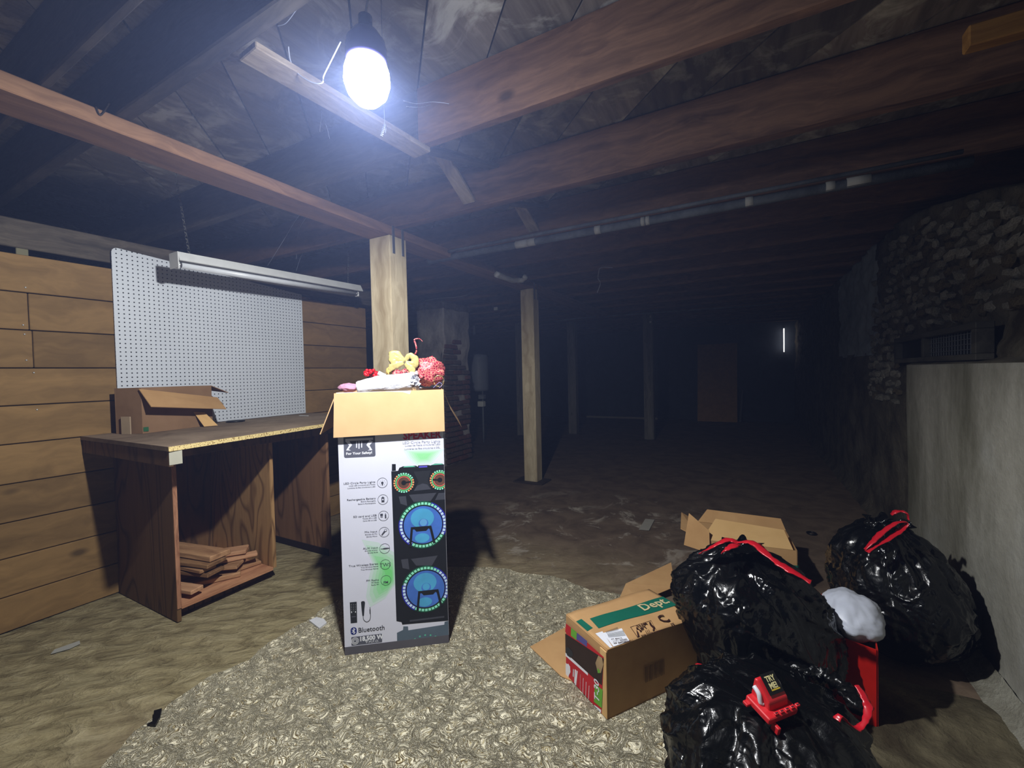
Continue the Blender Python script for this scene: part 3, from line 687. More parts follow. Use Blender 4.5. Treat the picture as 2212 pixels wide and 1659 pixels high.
# ================================================================== CARPET AND FLOOR LITTER
def carpet_mat():
    b = NB('looped_carpet'); c = b.coords(rand=False)
    wv = b.n('VectorMath', _operation='MULTIPLY_ADD'); b.put(wv, 'i0', b.n('TexNoise', Vector=c, Scale=13, Detail=1.5).outputs['Color']); wv.inputs[1].default_value = (.16, .16, 0); b.t.links.new(c, wv.inputs[2])
    n = b.n('TexNoise', Vector=wv.outputs[0], Scale=34, Detail=2.2, Roughness=.5, Distortion=2.8).outputs['Fac']
    s1 = b.n('Math', _operation='MULTIPLY', i0=n); s1.inputs[1].default_value = 6.0
    fr = b.n('Math', _operation='PINGPONG', i0=s1.outputs[0]); fr.inputs[1].default_value = .5
    yarn = fr.outputs[0]
    big = b.noise(c, 2.2, 4, .55)
    col = b.ramp(yarn, [(.03, (84, 68, 42)), (.12, (196, 182, 140)), (.25, (250, 242, 212))]).outputs[0]
    col = b.mix(b.ramp(big, [(.38, (110, 110, 110)), (.6, (0, 0, 0))]).outputs[0], col, (120, 106, 78))
    # long straight traffic seams
    rt = b.n('Mapping', Vector=c, Rotation=(0, 0, radians(-58))); sx = b.n('SeparateXYZ', Vector=rt.outputs[0])
    ml = b.n('Math', _operation='MULTIPLY', i0=sx.outputs[1]); ml.inputs[1].default_value = 4.6
    pp_ = b.n('Math', _operation='PINGPONG', i0=ml.outputs[0]); pp_.inputs[1].default_value = .5
    sm_ = b.ramp(pp_.outputs[0], [(.0, (150, 150, 150)), (.05, (0, 0, 0))]).outputs[0]
    gate = b.ramp(b.noise(c, 1.3, 2), [(.48, (0, 0, 0)), (.56, (255, 255, 255))]).outputs[0]
    col = b.mix(b.n('Math', _operation='MULTIPLY', i0=sm_, i1=gate).outputs[0], col, (96, 84, 62))
    return b.fin(col, .95, .1, b.bump(yarn, 1., .012, b.bump(big, .4, .03)))
edge_px = [(214, 1659), (351, 1535), (430, 1480), (552, 1418), (610, 1372), (669, 1337), (719, 1305)]
EP = [fl(x, y) for x, y in edge_px]
poly = [(-1.75, -.7)] + [(p.x, p.y) for p in EP] + [(-2.02, 1.93), (-1.86, 2.12), (-1.62, 2.27), (-1.40, 2.35), (-1.2, 2.36), (-.98, 2.38), (-.80, 2.33), (-.60, 2.36), (-.42, 2.28), (-.2, 2.25), (-.02, 2.1), (.02, 1.7), (.08, 1.35), (.16, .9), (.2, -.7)]
pp2 = []
for i in range(len(poly)):
    a, b_ = Vector(poly[i]), Vector(poly[(i+1) % len(poly)]); m_ = max(1, int((b_-a).length/.03))
    for j in range(m_):
        q = a.lerp(b_, j/m_); nn = noise.noise(Vector((q.x*9, q.y*9, 4)))*.03 + noise.noise(Vector((q.x*30, q.y*30, 4)))*.014
        d = (b_-a).normalized(); pp2.append((q.x+d.y*nn, q.y-d.x*nn))
cp = prism('carpet', pp2, .0, .006, carpet_mat()); cp.location.z = -.001; tag(cp, 'worn cream looped carpet remnant lying on the dirt in the foreground', 'carpet')
def litter(name, px, th, mat, label, cat, lift=.0):
    P = [fl(x, y) for x, y in px]; c = sum(P, Vector())/len(P)
    o = prism(name, [(p.x-c.x, p.y-c.y) for p in P], 0, th, mat, None, (c.x, c.y, lift)); return tag(o, label, cat)
m_pap = plain('dull_paper', (176, 176, 168), .8)
litter('paper_strip', [(110, 1413), (118, 1404), (172, 1385), (173, 1391), (150, 1402)], .003, m_pap, 'pale narrow paper strip on the dirt at lower left', 'paper')
litter('paper_tag', [(1380, 1144), (1394, 1121), (1414, 1123), (1402, 1146)], .002, plain('worn_label', (160, 156, 146), .8), 'worn white paper tag lying on the bare slab', 'paper')
P = [(318, 1572), (330, 1566), (333, 1543), (350, 1538), (346, 1556), (336, 1574)]
litter('black_scrap', P, .012, m_black, 'curled black scrap on the edge of the carpet', 'scrap', .003)
c = fl(1753, 1153); ring = [Vector((.028*cos(a), .028*sin(a), .005)) for a in [2*pi*i/20 for i in range(20)]]
o = tube('rubber_ring', ring, .006, m_black, None, 8, 1, closed=True, curve=False, loc=(c.x, c.y, 0)); tag(o, 'small black ring on the floor near the wall side bag', 'ring')
for i, (x, y) in enumerate(((690, 1345), (676, 1352))):
    c = fl(x, y)
o = litter('plaster_crumb', [(668, 1345), (684, 1338), (700, 1342), (706, 1350), (690, 1362)], .008, plain('crumb_white', (214, 216, 220), .8), 'white crumb patch left of the tall box on the carpet edge', 'debris', .005)
# broken slab edge at lower right
def rk(u, v):
    x = .22+.62*u; y = 1.35+.85*v; e = min(u, 1-u, v, 1-v)
    n = noise.fractal(Vector((x*5, y*5, 8)), 1, 2, 5)
    return (x, y, -.004+min(1, e*5)*(.018+.02*n))
rk_o = grid('broken_slab', 60, 70, rk, soot('earthy_rock', (112, 104, 82), (64, 56, 42), 4, 1, 1., (140, 134, 112))); tag(rk_o, 'lumpy broken concrete patch at lower right by the wall', 'slab')

# ================================================================== TALL SPEAKER CARTON
BL, BR = Vector((-1.593, 1.294, 0)), Vector((-1.229, 1.579, 0))
uu = (BR-BL).normalized(); nn_ = Vector((uu.y, -uu.x, 0)); W = (BR-BL).length; HB = 1.178; DB = .36
sb = empty('speaker_carton', BL+Vector((0, 0, .0055)), math.atan2(uu.y, uu.x), 'tall white printed speaker carton with open tan flaps in mid-floor', 'box')
def uv(px, py):          # pixel -> (u, v) on the carton's real front plane
    d = ray(px, py); t = ((BL-CAM).dot(nn_))/d.dot(nn_); p = CAM+d*t-BL; return (p.dot(uu), p.z)
m_wht = plain('printed_white', (222, 224, 240), .45, .4, var=.03)
m_ctan = cardboard('flap_tan', (206, 172, 128), (190, 154, 110))
m_gry = plain('print_grey', (92, 94, 108), .5, var=.04); m_dk = plain('print_charcoal', (44, 46, 52), .5, var=.1)
# body: four walls and a bottom, local frame: x along front, -y outwards
box('back_wall', (0, DB-.004, 0), (W, DB, HB), m_ctan, sb, .0005)
box('left_wall', (0, .004, 0), (.004, DB-.004, HB), m_ctan, sb, .0005)
box('right_wall', (W-.004, .004, 0), (W, DB-.004, HB), m_ctan, sb, .0005)
box('carton_bottom', (.004, .004, 0), (W-.004, DB-.004, .005), m_ctan, sb, .0005)
fr = box('front_wall', (0, 0, 0), (W, .004, HB), m_wht, sb, .0005)
box('grey_base_band', (0, -.0012, 0), (W, 0, .036), plain('base_band', (98, 96, 104), .5), sb, 0)
# fold-over flap with its torn lower lip, in front of the print
FO = [uv(722, 852), uv(800, 848), uv(868, 846), uv(886, 851), uv(892, 843), uv(958, 841)]
yf = lambda z: -.004-(1.181-z)*.115
slab('front_flap', [(x, yf(z), z) for x, z in ((FO[0][0], 1.176), (.45*W, 1.178), (.62*W, 1.173), (.685*W, 1.163), (.70*W, 1.179), (FO[-1][0], 1.180), (W+.006, .990), (-.012, .983))], .004, m_ctan, sb)
slab('left_flap', [(-.002, .0, HB), (-.075, .0, .998), (-.075, DB, 1.01), (-.002, DB, HB)], .004, m_ctan, sb)
slab('right_flap', [(W+.002, .0, HB), (W+.035, .0, 1.09), (W+.085, .0, 1.0), (W+.085, DB, 1.0), (W+.035, DB, 1.09), (W+.002, DB, HB)], -.004, m_ctan, sb)
slab('rear_flap', [(0, DB, HB), (W, DB, HB), (W, DB+.09, HB-.17), (0, DB+.09, HB-.17)], .004, m_ctan, sb)
# printed graphics: flat shapes and lettering on the front wall
FC = Vector((W/2, .002, HB/2))     # front_wall origin in sb frame
def shapes(name, lst, parent=fr, y0_=-.0022, org=None, step=.00003):
    """lst of (points_uv, material); thin flat print, each layer a hair prouder"""
    V, Fc, mats, idx = [], [], [], []
    for i, (pts_, m_) in enumerate(lst):
        o_ = len(V); V += [(p[0]-FC.x, y0_-.0004-step*i, p[1]-FC.z) for p in pts_]; Fc.append(list(range(o_, len(V))))
        if m_ not in mats: mats.append(m_)
        idx.append(mats.index(m_))
    return mesh(name, V, Fc, mats, parent, idx=idx)
def circ(c, r, n=28, a0=0, a1=360, ry=None):
    return [(c[0]+r*cos(radians(a0+(a1-a0)*i/n)), c[1]+(ry or r)*sin(radians(a0+(a1-a0)*i/n))) for i in range(n if a1-a0 == 360 else n+1)]
def rrect(c, w_, h, r, n=4):
    out = []
    for sx_, sy_, a in ((1, 1, 0), (-1, 1, 90), (-1, -1, 180), (1, -1, 270)):
        for i in range(n+1):
            an = radians(a+90*i/n); out.append((c[0]+sx_*(w_/2-r)+r*cos(an), c[1]+sy_*(h/2-r)+r*sin(an)))
    return out
def ringpoly(c, r, th, n=32):
    o_ = circ(c, r, n); i_ = circ(c, r-th, n); out = []
    for k_ in range(n): out.append([o_[k_], o_[(k_+1) % n], i_[(k_+1) % n], i_[k_]])
    return out
def as_mesh(o):
    me = D.meshes.new_from_object(o); n_ = D.objects.new('lettering', me); par = o.parent; cu_ = o.data; D.objects.remove(o); D.curves.remove(cu_); return link(n_, par)
def text(name, s, u, v, size, mat, parent=fr, align='LEFT', xs=1., bold=0, y=-.0032, org=FC, shear=0):
    cu = D.curves.new(name, 'FONT'); cu.body = s; cu.size = size; cu.align_x = align; cu.offset = bold; cu.extrude = .0001; cu.resolution_u = 2; cu.shear = shear
    cu.materials.append(mat); o = D.objects.new(name, cu); link(o, parent)
    o = as_mesh(o); o.location = (u-org.x, y, v-org.z); o.rotation_euler = (pi/2, 0, 0); o.scale = (xs, 1, 1); return o
def c4(x, y): return uv(700+x/6.506, 920+y/6.506)
def c5(x, y): return uv(700+x/6.506, 1165+y/6.506)
m_body = plain('print_black', (34, 36, 42), .45, .3, var=.25); m_pan = plain('print_panel', (74, 76, 86), .45, var=.15)
sil = [c4(945, 655), c4(1040, 648), c4(1060, 605), c4(1110, 585), c4(1290, 575), c4(1320, 590), c4(1320, 572), c4(1460, 566), c4(1500, 572), c4(1560, 545), c4(1660, 545), (W-.001, c4(1690, 560)[1]),
       (W-.001, c5(1730, 1160)[1]), c5(1100, 1215), c5(1090, 1180), c5(1018, 1165)]
L = [(sil, m_body)]
L.append(([c4(955, 553), c4(1008, 553), c4(1010, 645), c4(953, 650)], m_body))
m_teal = plain('print_teal', (96, 190, 160), .5, var=.05); m_vio = plain('print_violet', (92, 84, 200), .5, var=.05)
L += [([c4(1110, 600), c4(1135, 585), c4(1250, 577), c4(1290, 592)], m_teal), ([c4(1500, 568), c4(1560, 548), c4(1640, 545), c4(1680, 556)], m_teal), ([c4(1330, 590), c4(1345, 582), c4(1450, 577), c4(1452, 597), c4(1335, 604)], m_vio)]
L += [([c4(1260, 660), c4(1500, 640), c4(1460, 780), c4(1500, 900), c4(1265, 930), c4(1330, 800)], m_dk), ([c4(1260, 930), c4(1310, 855), c4(1385, 825), c4(1450, 840), c4(1505, 905)], m_pan),
      ([c4(1195, 985), c4(1580, 955), c4(1500, 1070), c4(1260, 1085)], m_pan), ([c4(1050, 1010), c4(1150, 1003), c4(1170, 1140), c4(1075, 1110)], m_pan), ([c4(1610, 960), c4(1695, 955), c4(1697, 1050), c4(1560, 1060)], m_pan),
      ([c5(1222, 292), c5(1598, 243), c5(1515, 385), c5(1295, 385)], m_pan), ([c5(1083, 300), c5(1180, 288), c5(1200, 440), c5(1105, 420)], m_pan),
      ([c5(1205, 1150), c5(1690, 1090), c5(1690, 1115), c5(1205, 1175)], m_pan)]
shapes('speaker_picture', L)
m_led = {k_: plain('print_led_'+k_, v, .5, var=.03) for k_, v in dict(white=(206, 232, 255), mint=(150, 240, 205), orange=(255, 170, 110), red=(240, 110, 90), green=(110, 220, 140), blue=(70, 90, 220)).items()}
m_rim = {k_: plain('print_rim_'+k_, v, .5, var=.05) for k_, v in dict(green=(30, 92, 66), blue=(44, 44, 170)).items()}
def ledring(name, c, r, n, colfn, rimfn, disc, extra, big):
    L = []
    for i in range(48):
        a = 7.5*i; L.append(([(c[0]+rr*cos(radians(a+da)), c[1]+rr*sin(radians(a+da))) for rr, da in ((r, 0), (r, 7.5), (r*.82, 7.5), (r*.82, 0))], rimfn(a)))
    L.append((circ(c, r*.83, 40), m_body)); L.append((circ(c, r*.79, 40), disc[0]))
    for rr, m_ in disc[1]: L.append((circ(c, r*rr, 32), m_))
    for i in range(n):
        a = 360*i/n; m_ = colfn(a); cc = (c[0]+r*.90*cos(radians(a)), c[1]+r*.90*sin(radians(a))); s = r*(.052 if big else .075)
        t = Vector((-sin(radians(a)), cos(radians(a)))); q = Vector((cos(radians(a)), sin(radians(a))))
        L.append(([(cc[0]+t.x*s*x+q.x*s*y, cc[1]+t.y*s*x+q.y*s*y) for x, y in ((1, 1), (-1, 1), (-1, -1), (1, -1))], m_))
    L += extra
    L = [([(min(p[0], W-.001), p[1]) for p in pts_], m_) for pts_, m_ in L]
    return shapes(name, L, y0_=-.0028, step=.000012)
m_b1, m_b2, m_b3 = plain('print_cone_blue', (84, 134, 232), .4, var=.3), plain('print_cone_cyan', (90, 184, 234), .4, var=.2), plain('print_cone_light', (110, 180, 235), .4)
def bigring(name, c, r, hand, dome):
    H = [([hand(-.42, -.10), hand(-.50, -.84), hand(-.60, -.84), hand(-.50, 0), hand(.34, .0), hand(.50, -.74), hand(.40, -.78), hand(.27, -.14), hand(.22, -.10), hand(.12, -.20), hand(-.28, -.20), hand(-.36, -.10)], m_body)]
    return ledring(name, c, r, 40, lambda a: m_led['mint'] if 50 < a < 160 or 235 < a < 330 else m_led['white'], lambda a: m_rim['green'] if 60 < a < 165 or 235 < a < 325 else m_rim['blue'],
                   (m_b1, ((.60, m_b1),)), [(circ((c[0]-.02*r, c[1]+.28*r), r*.48, 24, ry=r*.42), m_b2), (circ((c[0]+.02*r, c[1]+.06*r), r*.2, 20), m_b1), (circ((c[0]+.02*r, c[1]+.10*r), r*.15, 20), dome),
                    (circ((c[0]-.05*r, c[1]-.55*r), r*.30, 20, ry=r*.2), m_b2)]+[([p for p in H[0][0]], m_body)], True)
cA = c4(1392, 1405); tA = c4(1392, 1065); rA = (tA[1]-cA[1])*.98
bigring('upper_woofer', (cA[0], cA[1]), rA, lambda a, b_: (cA[0]+a*rA, cA[1]+b_*rA-.06*rA), m_b3)
cB = c5(1430, 712); tB = c5(1430, 385); rB = (tB[1]-cB[1])*1.0
bigring('lower_woofer', (cB[0], cB[1]), rB, lambda a, b_: (cB[0]+a*rB+.02, cB[1]+b_*rB-.06*rB), m_b2)
m_copper = plain('print_copper', (120, 84, 70), .5, var=.4)
for nm, cc, sgn in (('left_tweeter', c4(1122, 815), 1), ('right_tweeter', c4(1628, 775), -1)):
    rr = abs(c4(1122, 675)[1]-c4(1122, 815)[1])*1.03
    ledring(nm, cc, rr, 24, lambda a: m_led['mint'] if 20 < a < 130 or 225 < a < 300 else m_led['orange'], lambda a: m_body,
            (m_led['green'], ((.70, m_copper), (.62, m_led['red']), (.56, m_copper))), [(circ(cc, rr*.24, 20), m_body), ([(cc[0], cc[1]+.06*rr), (cc[0]+sgn*rr*.7, cc[1]+.16*rr), (cc[0]+sgn*rr*.7, cc[1]-.02*rr), (cc[0], cc[1]-.08*rr)], m_body)], False)
# mirror image of the speaker at the bottom
m_ref = plain('print_reflection', (96, 112, 128), .4, var=.15)
L = [([c5(1025, 1330), c5(1110, 1290), c5(1115, 1240), c5(1180, 1240), c5(1185, 1295), c5(1690, 1215), c5(1695, 1175), (W-.001, c5(1728, 1165)[1]), (W-.001, c5(1740, 1400)[1]), c5(1028, 1495)], m_ref)]
for i in range(9):
    a = 30+15*i; cc = c5(1430, 1640); L.append((circ((cc[0]+rB*.86*cos(radians(a)), cc[1]+rB*.86*sin(radians(a))), .0045, 8), m_teal))
L.append(([c5(1025, 1498), c5(1740, 1400), (W, c5(1745, 1408)[1]), c5(300, 1597), c5(300, 1590)], m_red))
shapes('reflection_picture', L)
# green glow printed on the white
m_g = []
def green(t): return plain('print_green_%d' % t, (int(222-100*t/6), int(226-8*t/6), int(238-108*t/6)), .5, var=.02)
L = []
ctr = c4(1400, 350)
for t in range(1, 7):
    s = 1-.13*(t-1); pts_ = [c4(1110, 350), c4(1690, 340), c4(1640, 400), c4(1520, 545), c4(1290, 570), c4(1180, 470)]; cx = c4(1400, 440)
    L.append(([(cx[0]+(p[0]-cx[0])*s, cx[1]+(p[1]-cx[1])*s) for p in pts_], green(t*.75)))
shapes('green_glow_print', L, y0_=-.0018); L = []
for t in range(1, 7):
    s = 1-.14*(t-1); pts_ = [c5(530, 20), c5(760, 60), c5(985, 200), c5(1005, 440), c5(1000, 650), c5(860, 850), c5(650, 970), c5(590, 830), c5(620, 600), c5(680, 350)]; cx = c5(940, 560)
    L.append(([(min(cx[0]+(p[0]-cx[0])*s, c5(1003, 500)[0]), cx[1]+(p[1]-cx[1])*s) for p in pts_], green(t)))
shapes('green_glow_print', L, y0_=-.0018)
# safety pictogram
a0, a1 = c4(270, 80), c4(725, 445)
cx, cz_ = (a0[0]+a1[0])/2, (a0[1]+a1[1])/2
L = [(rrect((cx, cz_), a1[0]-a0[0], a0[1]-a1[1], .008), m_gry)]
for pts_ in ([(300, 235), (345, 215), (395, 285), (345, 345), (380, 362), (310, 362), (355, 290)], [(690, 235), (640, 215), (595, 285), (645, 345), (612, 362), (680, 358), (640, 290)],
             [(450, 238), (465, 238), (465, 325), (450, 325)], [(484, 234), (500, 234), (500, 338), (484, 338)], [(522, 236), (537, 236), (537, 322), (522, 322)], [(300, 200), (690, 180), (690, 212), (300, 235)]):
    L.append(([c4(*p) for p in pts_], m_wht))
shapes('safety_pictogram', L)
def T(s, x, y, hpx, mat, fn=c4, align='LEFT', **k):
    u_, v_ = fn(x, y); size = abs(fn(x, y-hpx)[1]-v_)/.70; return text('lettering', s, u_, v_, size, mat, align=align, y=-.00285, **k)
m_tx = plain('print_text_grey', (70, 72, 84), .5, var=.02); m_rd = plain('print_text_red', (206, 30, 44), .5, var=.03)
m_tw = plain('print_text_white', (238, 240, 248), .5, var=.02); m_nv = plain('print_navy', (24, 40, 120), .5, var=.02); m_lt = plain('print_text_light', (140, 142, 158), .5, var=.02)
T('For Your Safety!', 495, 415, 33, m_tw, align='CENTER', bold=.0004, xs=1.12)
T('SPEAKER', 1642, 182, 100, m_rd, align='RIGHT', bold=.0016, xs=.92)
T('LED Circle Party Lights', 1635, 247, 36, m_lt, align='RIGHT', xs=1.06); T('Luces de fiesta circulares LED', 1635, 283, 25, m_lt, align='RIGHT', xs=1.12); T('Lumi\u00e8res de f\u00eate circulaires \u00e0 DEL', 1632, 330, 25, m_lt, align='RIGHT', xs=.98)
rows = [(c4, 815, 'LED Circle Party Lights', 'Luces LED circulares para fiestas', 'Lumi\u00e8res de f\u00eate circulaires \u00e0 LED', 722, (820, 815)), (c4, 1045, 'Rechargeable Battery', 'Bater\u00eda Recargable', 'Batterie Rechargeable', 728, (828, 1050)),
        (c4, 1285, 'SD card and USB', 'Tarjeta SD y USB', 'Carte SD et USB', 740, (836, 1280)), (c4, 1510, 'Mic Input', 'Entrada de Mic', 'Entr\u00e9e Micro', 748, (845, 1508)),
        (c5, 143, 'AUX Input', 'Entrada Auxiliar', 'Entr\u00e9e AUX', 757, (853, 145)), (c5, 370, 'True Wireless Stereo', 'True Wireless Stereo', 'True Wireless Stereo', 765, (862, 368)), (c5, 596, 'FM Radio', 'FM Radio', 'Radio FM', 773, (870, 592))]
for i, (fn, y, s1, s2, s3, xr, ic) in enumerate(rows):
    T(s1, xr, y, 27, m_tx, fn, 'RIGHT', xs=1.16); T(s2, xr, y+30, 17, m_lt if 0 else m_tx, fn, 'RIGHT', xs=1.1); T(s3, xr, y+62, 17, m_tx, fn, 'RIGHT', xs=1.1)
    c = fn(*ic); r_ = abs(fn(ic[0], ic[1]-70)[1]-c[1])
    L = [(q, m_tx) for q in ringpoly(c, r_, r_*.06)]
    P_ = lambda lst: [(c[0]+a*r_, c[1]+b_*r_) for a, b_ in lst]
    if i == 0: L += [(circ(c, r_*.24, 14), m_tx), (P_([(-.12, -.2), (.12, -.2), (.1, -.5), (-.1, -.5)]), m_tx)]+[(circ((c[0]+.55*r_*cos(a), c[1]+.55*r_*sin(a)), r_*.05, 6), m_tx) for a in (0, .8, 1.57, 2.35, 3.14, 3.9, 5.5)]
    if i == 1: L += [(P_([(-.28, -.5), (.28, -.5), (.28, .45), (-.28, .45)]), m_tx), (P_([(-.1, .45), (.1, .45), (.1, .58), (-.1, .58)]), m_tx), (circ(c, r_*.16, 12), m_wht)]
    if i == 2: L += [(P_([(-.62, .05), (-.1, .05), (-.1, .45), (-.62, .45)]), m_tx), (P_([(-.58, -.25), (-.14, -.25), (-.14, .0), (-.58, .0)]), m_lt), (P_([(.25, -.45), (.55, -.45), (.55, .25), (.25, .25)]), m_tx), (P_([(.3, .25), (.5, .25), (.5, .5), (.3, .5)]), m_lt)]
    if i == 3: L += [(circ((c[0]+.3*r_, c[1]+.35*r_), r_*.26, 14), m_tx), (circ((c[0]+.3*r_, c[1]+.35*r_), r_*.18, 14), m_wht), (P_([(.0, .25), (.25, .05), (-.38, -.6), (-.55, -.5)]), m_tx)]
    if i == 4: L += [(P_([(-.8, -.03), (-.3, -.05), (-.2, -.12), (.3, -.12), (.95, -.02), (.95, .08), (.3, .14), (-.2, .12), (-.3, .05), (-.8, .03)]), m_tx)]
    shapes('icon', L)
    if i == 5: T('TWS', ic[0], ic[1]+30, 50, m_tx, fn, 'CENTER', xs=1.0)
    if i == 6: T('FM', ic[0], ic[1]+45, 34, m_tx, fn, 'CENTER', xs=1.1, bold=.0003)
L = [([c5(362, 903), c5(460, 893), c5(466, 1187), c5(376, 1197)], m_dk)]
for i in range(3):
    for j in range(5): L.append((circ(c5(385+28*i, 930+24*j), .0011, 6), m_tw))
L += [(circ(c5(388, 1040), .002, 8, ry=.004), m_tw), (circ(c5(443, 1035), .002, 8, ry=.004), m_tw), ([c5(388, 1100), c5(448, 1094), c5(448, 1106), c5(388, 1112)], m_gry)]
shapes('remote_picture', L)
L = [([c5(520, 900), c5(535, 886), c5(565, 885), c5(577, 905), c5(568, 1000), c5(562, 1090), c5(540, 1095), c5(528, 1000)], m_dk)]
cb_ = catmull([(a, b_, 0) for a, b_ in [c5(550, 1092), c5(556, 1140), c5(585, 1172), c5(620, 1170), c5(650, 1130), c5(652, 1040), c5(648, 970)]], 5)
for a, b_ in zip(cb_, cb_[1:]):
    d = (b_-a).normalized()*.0012; L.append(([(a.x-d.y, a.y+d.x), (a.x+d.y, a.y-d.x), (b_.x+d.y, b_.y-d.x), (b_.x-d.y, b_.y+d.x)], m_dk))
L.append(([c5(640, 1000), c5(655, 998), c5(655, 1060), c5(643, 1060)], m_dk)); shapes('microphone_picture', L)
c = c5(417, 1305); h_ = abs(c5(417, 1255)[1]-c[1])
L = [(rrect(c, h_*1.6, h_*2.1, h_*.75, 6), m_nv)]
seg = [(-.45, -.4), (.4, .42), (0, .78), (0, -.78), (.4, -.42), (-.45, .4)]
for a, b_ in zip(seg, seg[1:]):
    a = Vector((c[0]+a[0]*h_, c[1]+a[1]*h_)); b_ = Vector((c[0]+b_[0]*h_, c[1]+b_[1]*h_)); d = (b_-a).normalized()*h_*.08; L.append(([(a.x-d.y, a.y+d.x), (a.x+d.y, a.y-d.x), (b_.x+d.y, b_.y-d.x), (b_.x-d.y, b_.y+d.x)], m_tw))
shapes('rune_logo', L); T('Bluetooth', 480, 1328, 68, m_dk, c5, xs=.92, bold=.0002)
a0, a1 = c5(383, 1390), c5(818, 1460); cc = ((a0[0]+a1[0])/2, (c5(383, 1390)[1]+c5(383, 1510)[1]+c5(818, 1343)[1]+c5(818, 1462)[1])/4)
hh = a0[1]-c5(383, 1510)[1]; L = [(rrect(cc, a1[0]-a0[0], hh, .003), m_gry)]
c = c5(437, 1445); rr = hh*.42
L += [(q, m_tw) for r__ in (1, .72, .44) for q in ringpoly((c[0], c[1]), rr*r__, rr*.13, 20)]; shapes('power_badge', L)
T('18,500 W', 497, 1448, 60, m_tw, c5, bold=.0012, xs=.92); T('P.M.P.O.', 590, 1478, 32, m_tw, c5, xs=1.1)

# ---- things heaped in the carton
def boxP(px, py, dep):        # world point on a plane parallel to the carton front, dep behind it
    d = ray(px, py); t = ((BL-nn_*dep-CAM).dot(nn_))/d.dot(nn_); return CAM+d*t
fill = box('packing_board', (.012, .012, 0), (W-.012, DB-.012, .01), m_ctan, sb, 0); fill.location.z = 1.10
def stuffed(name, c, r, mat, label, cat, seed, n=40, f=2.5, amp=.18, f2=7, amp2=.06, rot=0, grp=None):
    V, Fc = [], []; m_ = n//2
    for j in range(m_+1):
        th = pi*j/m_
        for i in range(n):
            ph = 2*pi*i/n; q = Vector((sin(th)*cos(ph), sin(th)*sin(ph), cos(th)))
            k_ = 1+amp*noise.noise(q*f+Vector((seed, 0, 0)))+amp2*noise.noise(q*f2+Vector((0, seed, 0)))
            V.append(Vector((q.x*r[0]*k_, q.y*r[1]*k_, q.z*r[2]*k_)))
    for j in range(m_):
        for i in range(n): Fc.append([j*n+i, j*n+(i+1) % n, (j+1)*n+(i+1) % n, (j+1)*n+i])
    o = mesh(name, V, Fc, mat, None, c, True); o.rotation_euler = (0, 0, rot); return tag(o, label, cat, grp)
RZ = math.atan2(uu.y, uu.x)
# white crinkled roll with ruffled end
b = NB('crinkled_white'); cs = b.coords((1.2, 14, 14)); f = b.noise(cs, 3, 4); m_crk = b.fin(b.mix(f, (196, 200, 214), (240, 242, 246)), .8, .2, b.bump(f, 1., .01))
pa, pb = boxP(772, 836, .11), boxP(889, 824, .11)
rl = empty('cloth_roll', (pa+pb)/2, 0, 'white crinkled cloth roll with ruffled end lying across the open carton', 'cloth')
cpt = (pa+pb)/2; pts = [pa-cpt+Vector((0, 0, -.004)), (pa-cpt)*.4, (pb-cpt)*.4, pb-cpt]
tube('roll_body', pts, lambda t: .028+.014*min(1, t*2.2), m_crk, rl, 26, 6, wob=.12)
V, Fc = [], []
ax_ = (pb-pa).normalized(); s_ = ax_.cross(Vector((0, 0, 1))).normalized(); u_ = s_.cross(ax_)
for i in range(70):
    a = random.uniform(0, 2*pi); q = sqrt(random.random())*.042; c = pb-cpt+ax_*random.uniform(.0, .034)+s_*cos(a)*q+u_*sin(a)*q
    d1 = Vector([random.uniform(-1, 1) for _ in range(3)]).normalized()*.013; d2 = d1.orthogonal().normalized()*.011
    o_ = len(V); V += [c-d1, c+d2, c+d1, c-d2+d1.cross(d2)*40]; Fc.append([o_, o_+1, o_+2, o_+3])
mesh('ruffled_end', V, Fc, plain('ruffle_white', (226, 228, 238), .8), rl)
o = stuffed('folded_cloth', boxP(752, 838, .16), (.05, .04, .022), plain('lilac_cloth', (206, 150, 178), .8, var=.2), 'pinkish folded cloth peeking out at the left rim of the carton', 'cloth', 3)
# red beads
c0 = boxP(803, 808, .22); bd = empty('bead_cluster', c0, RZ, 'cluster of bright red beads at the back left of the carton', 'beads')
bm = bmesh.new()
for i in range(34):
    m4 = Matrix.Translation((random.uniform(-.032, .032), random.uniform(-.012, .012), random.uniform(-.014, .02))); bmesh.ops.create_icosphere(bm, subdivisions=2, radius=.0085, matrix=m4)
me = D.meshes.new('beads'); bm.to_mesh(me); bm.free(); me.materials.append(plain('red_bead', (206, 22, 34), .2, .6)); me.polygons.foreach_set('use_smooth', [True]*len(me.polygons)); tag(link(D.objects.new('beads', me), bd), kind='stuff')
o = tube('white_tassel', [boxP(818, 806, .2), boxP(832, 812, .19), boxP(846, 816, .18)], lambda t: .012-.004*t, m_crk, None, 12, 5, wob=.2); tag(o, 'short white crinkled tassel right of the red beads', 'cloth')
o = stuffed('yellow_ball', boxP(843, 803, .17), (.021, .021, .024), plain('yellow_cloth', (226, 192, 110), .8, var=.2), 'small yellow cloth ball in the middle of the heap', 'ball', 5)
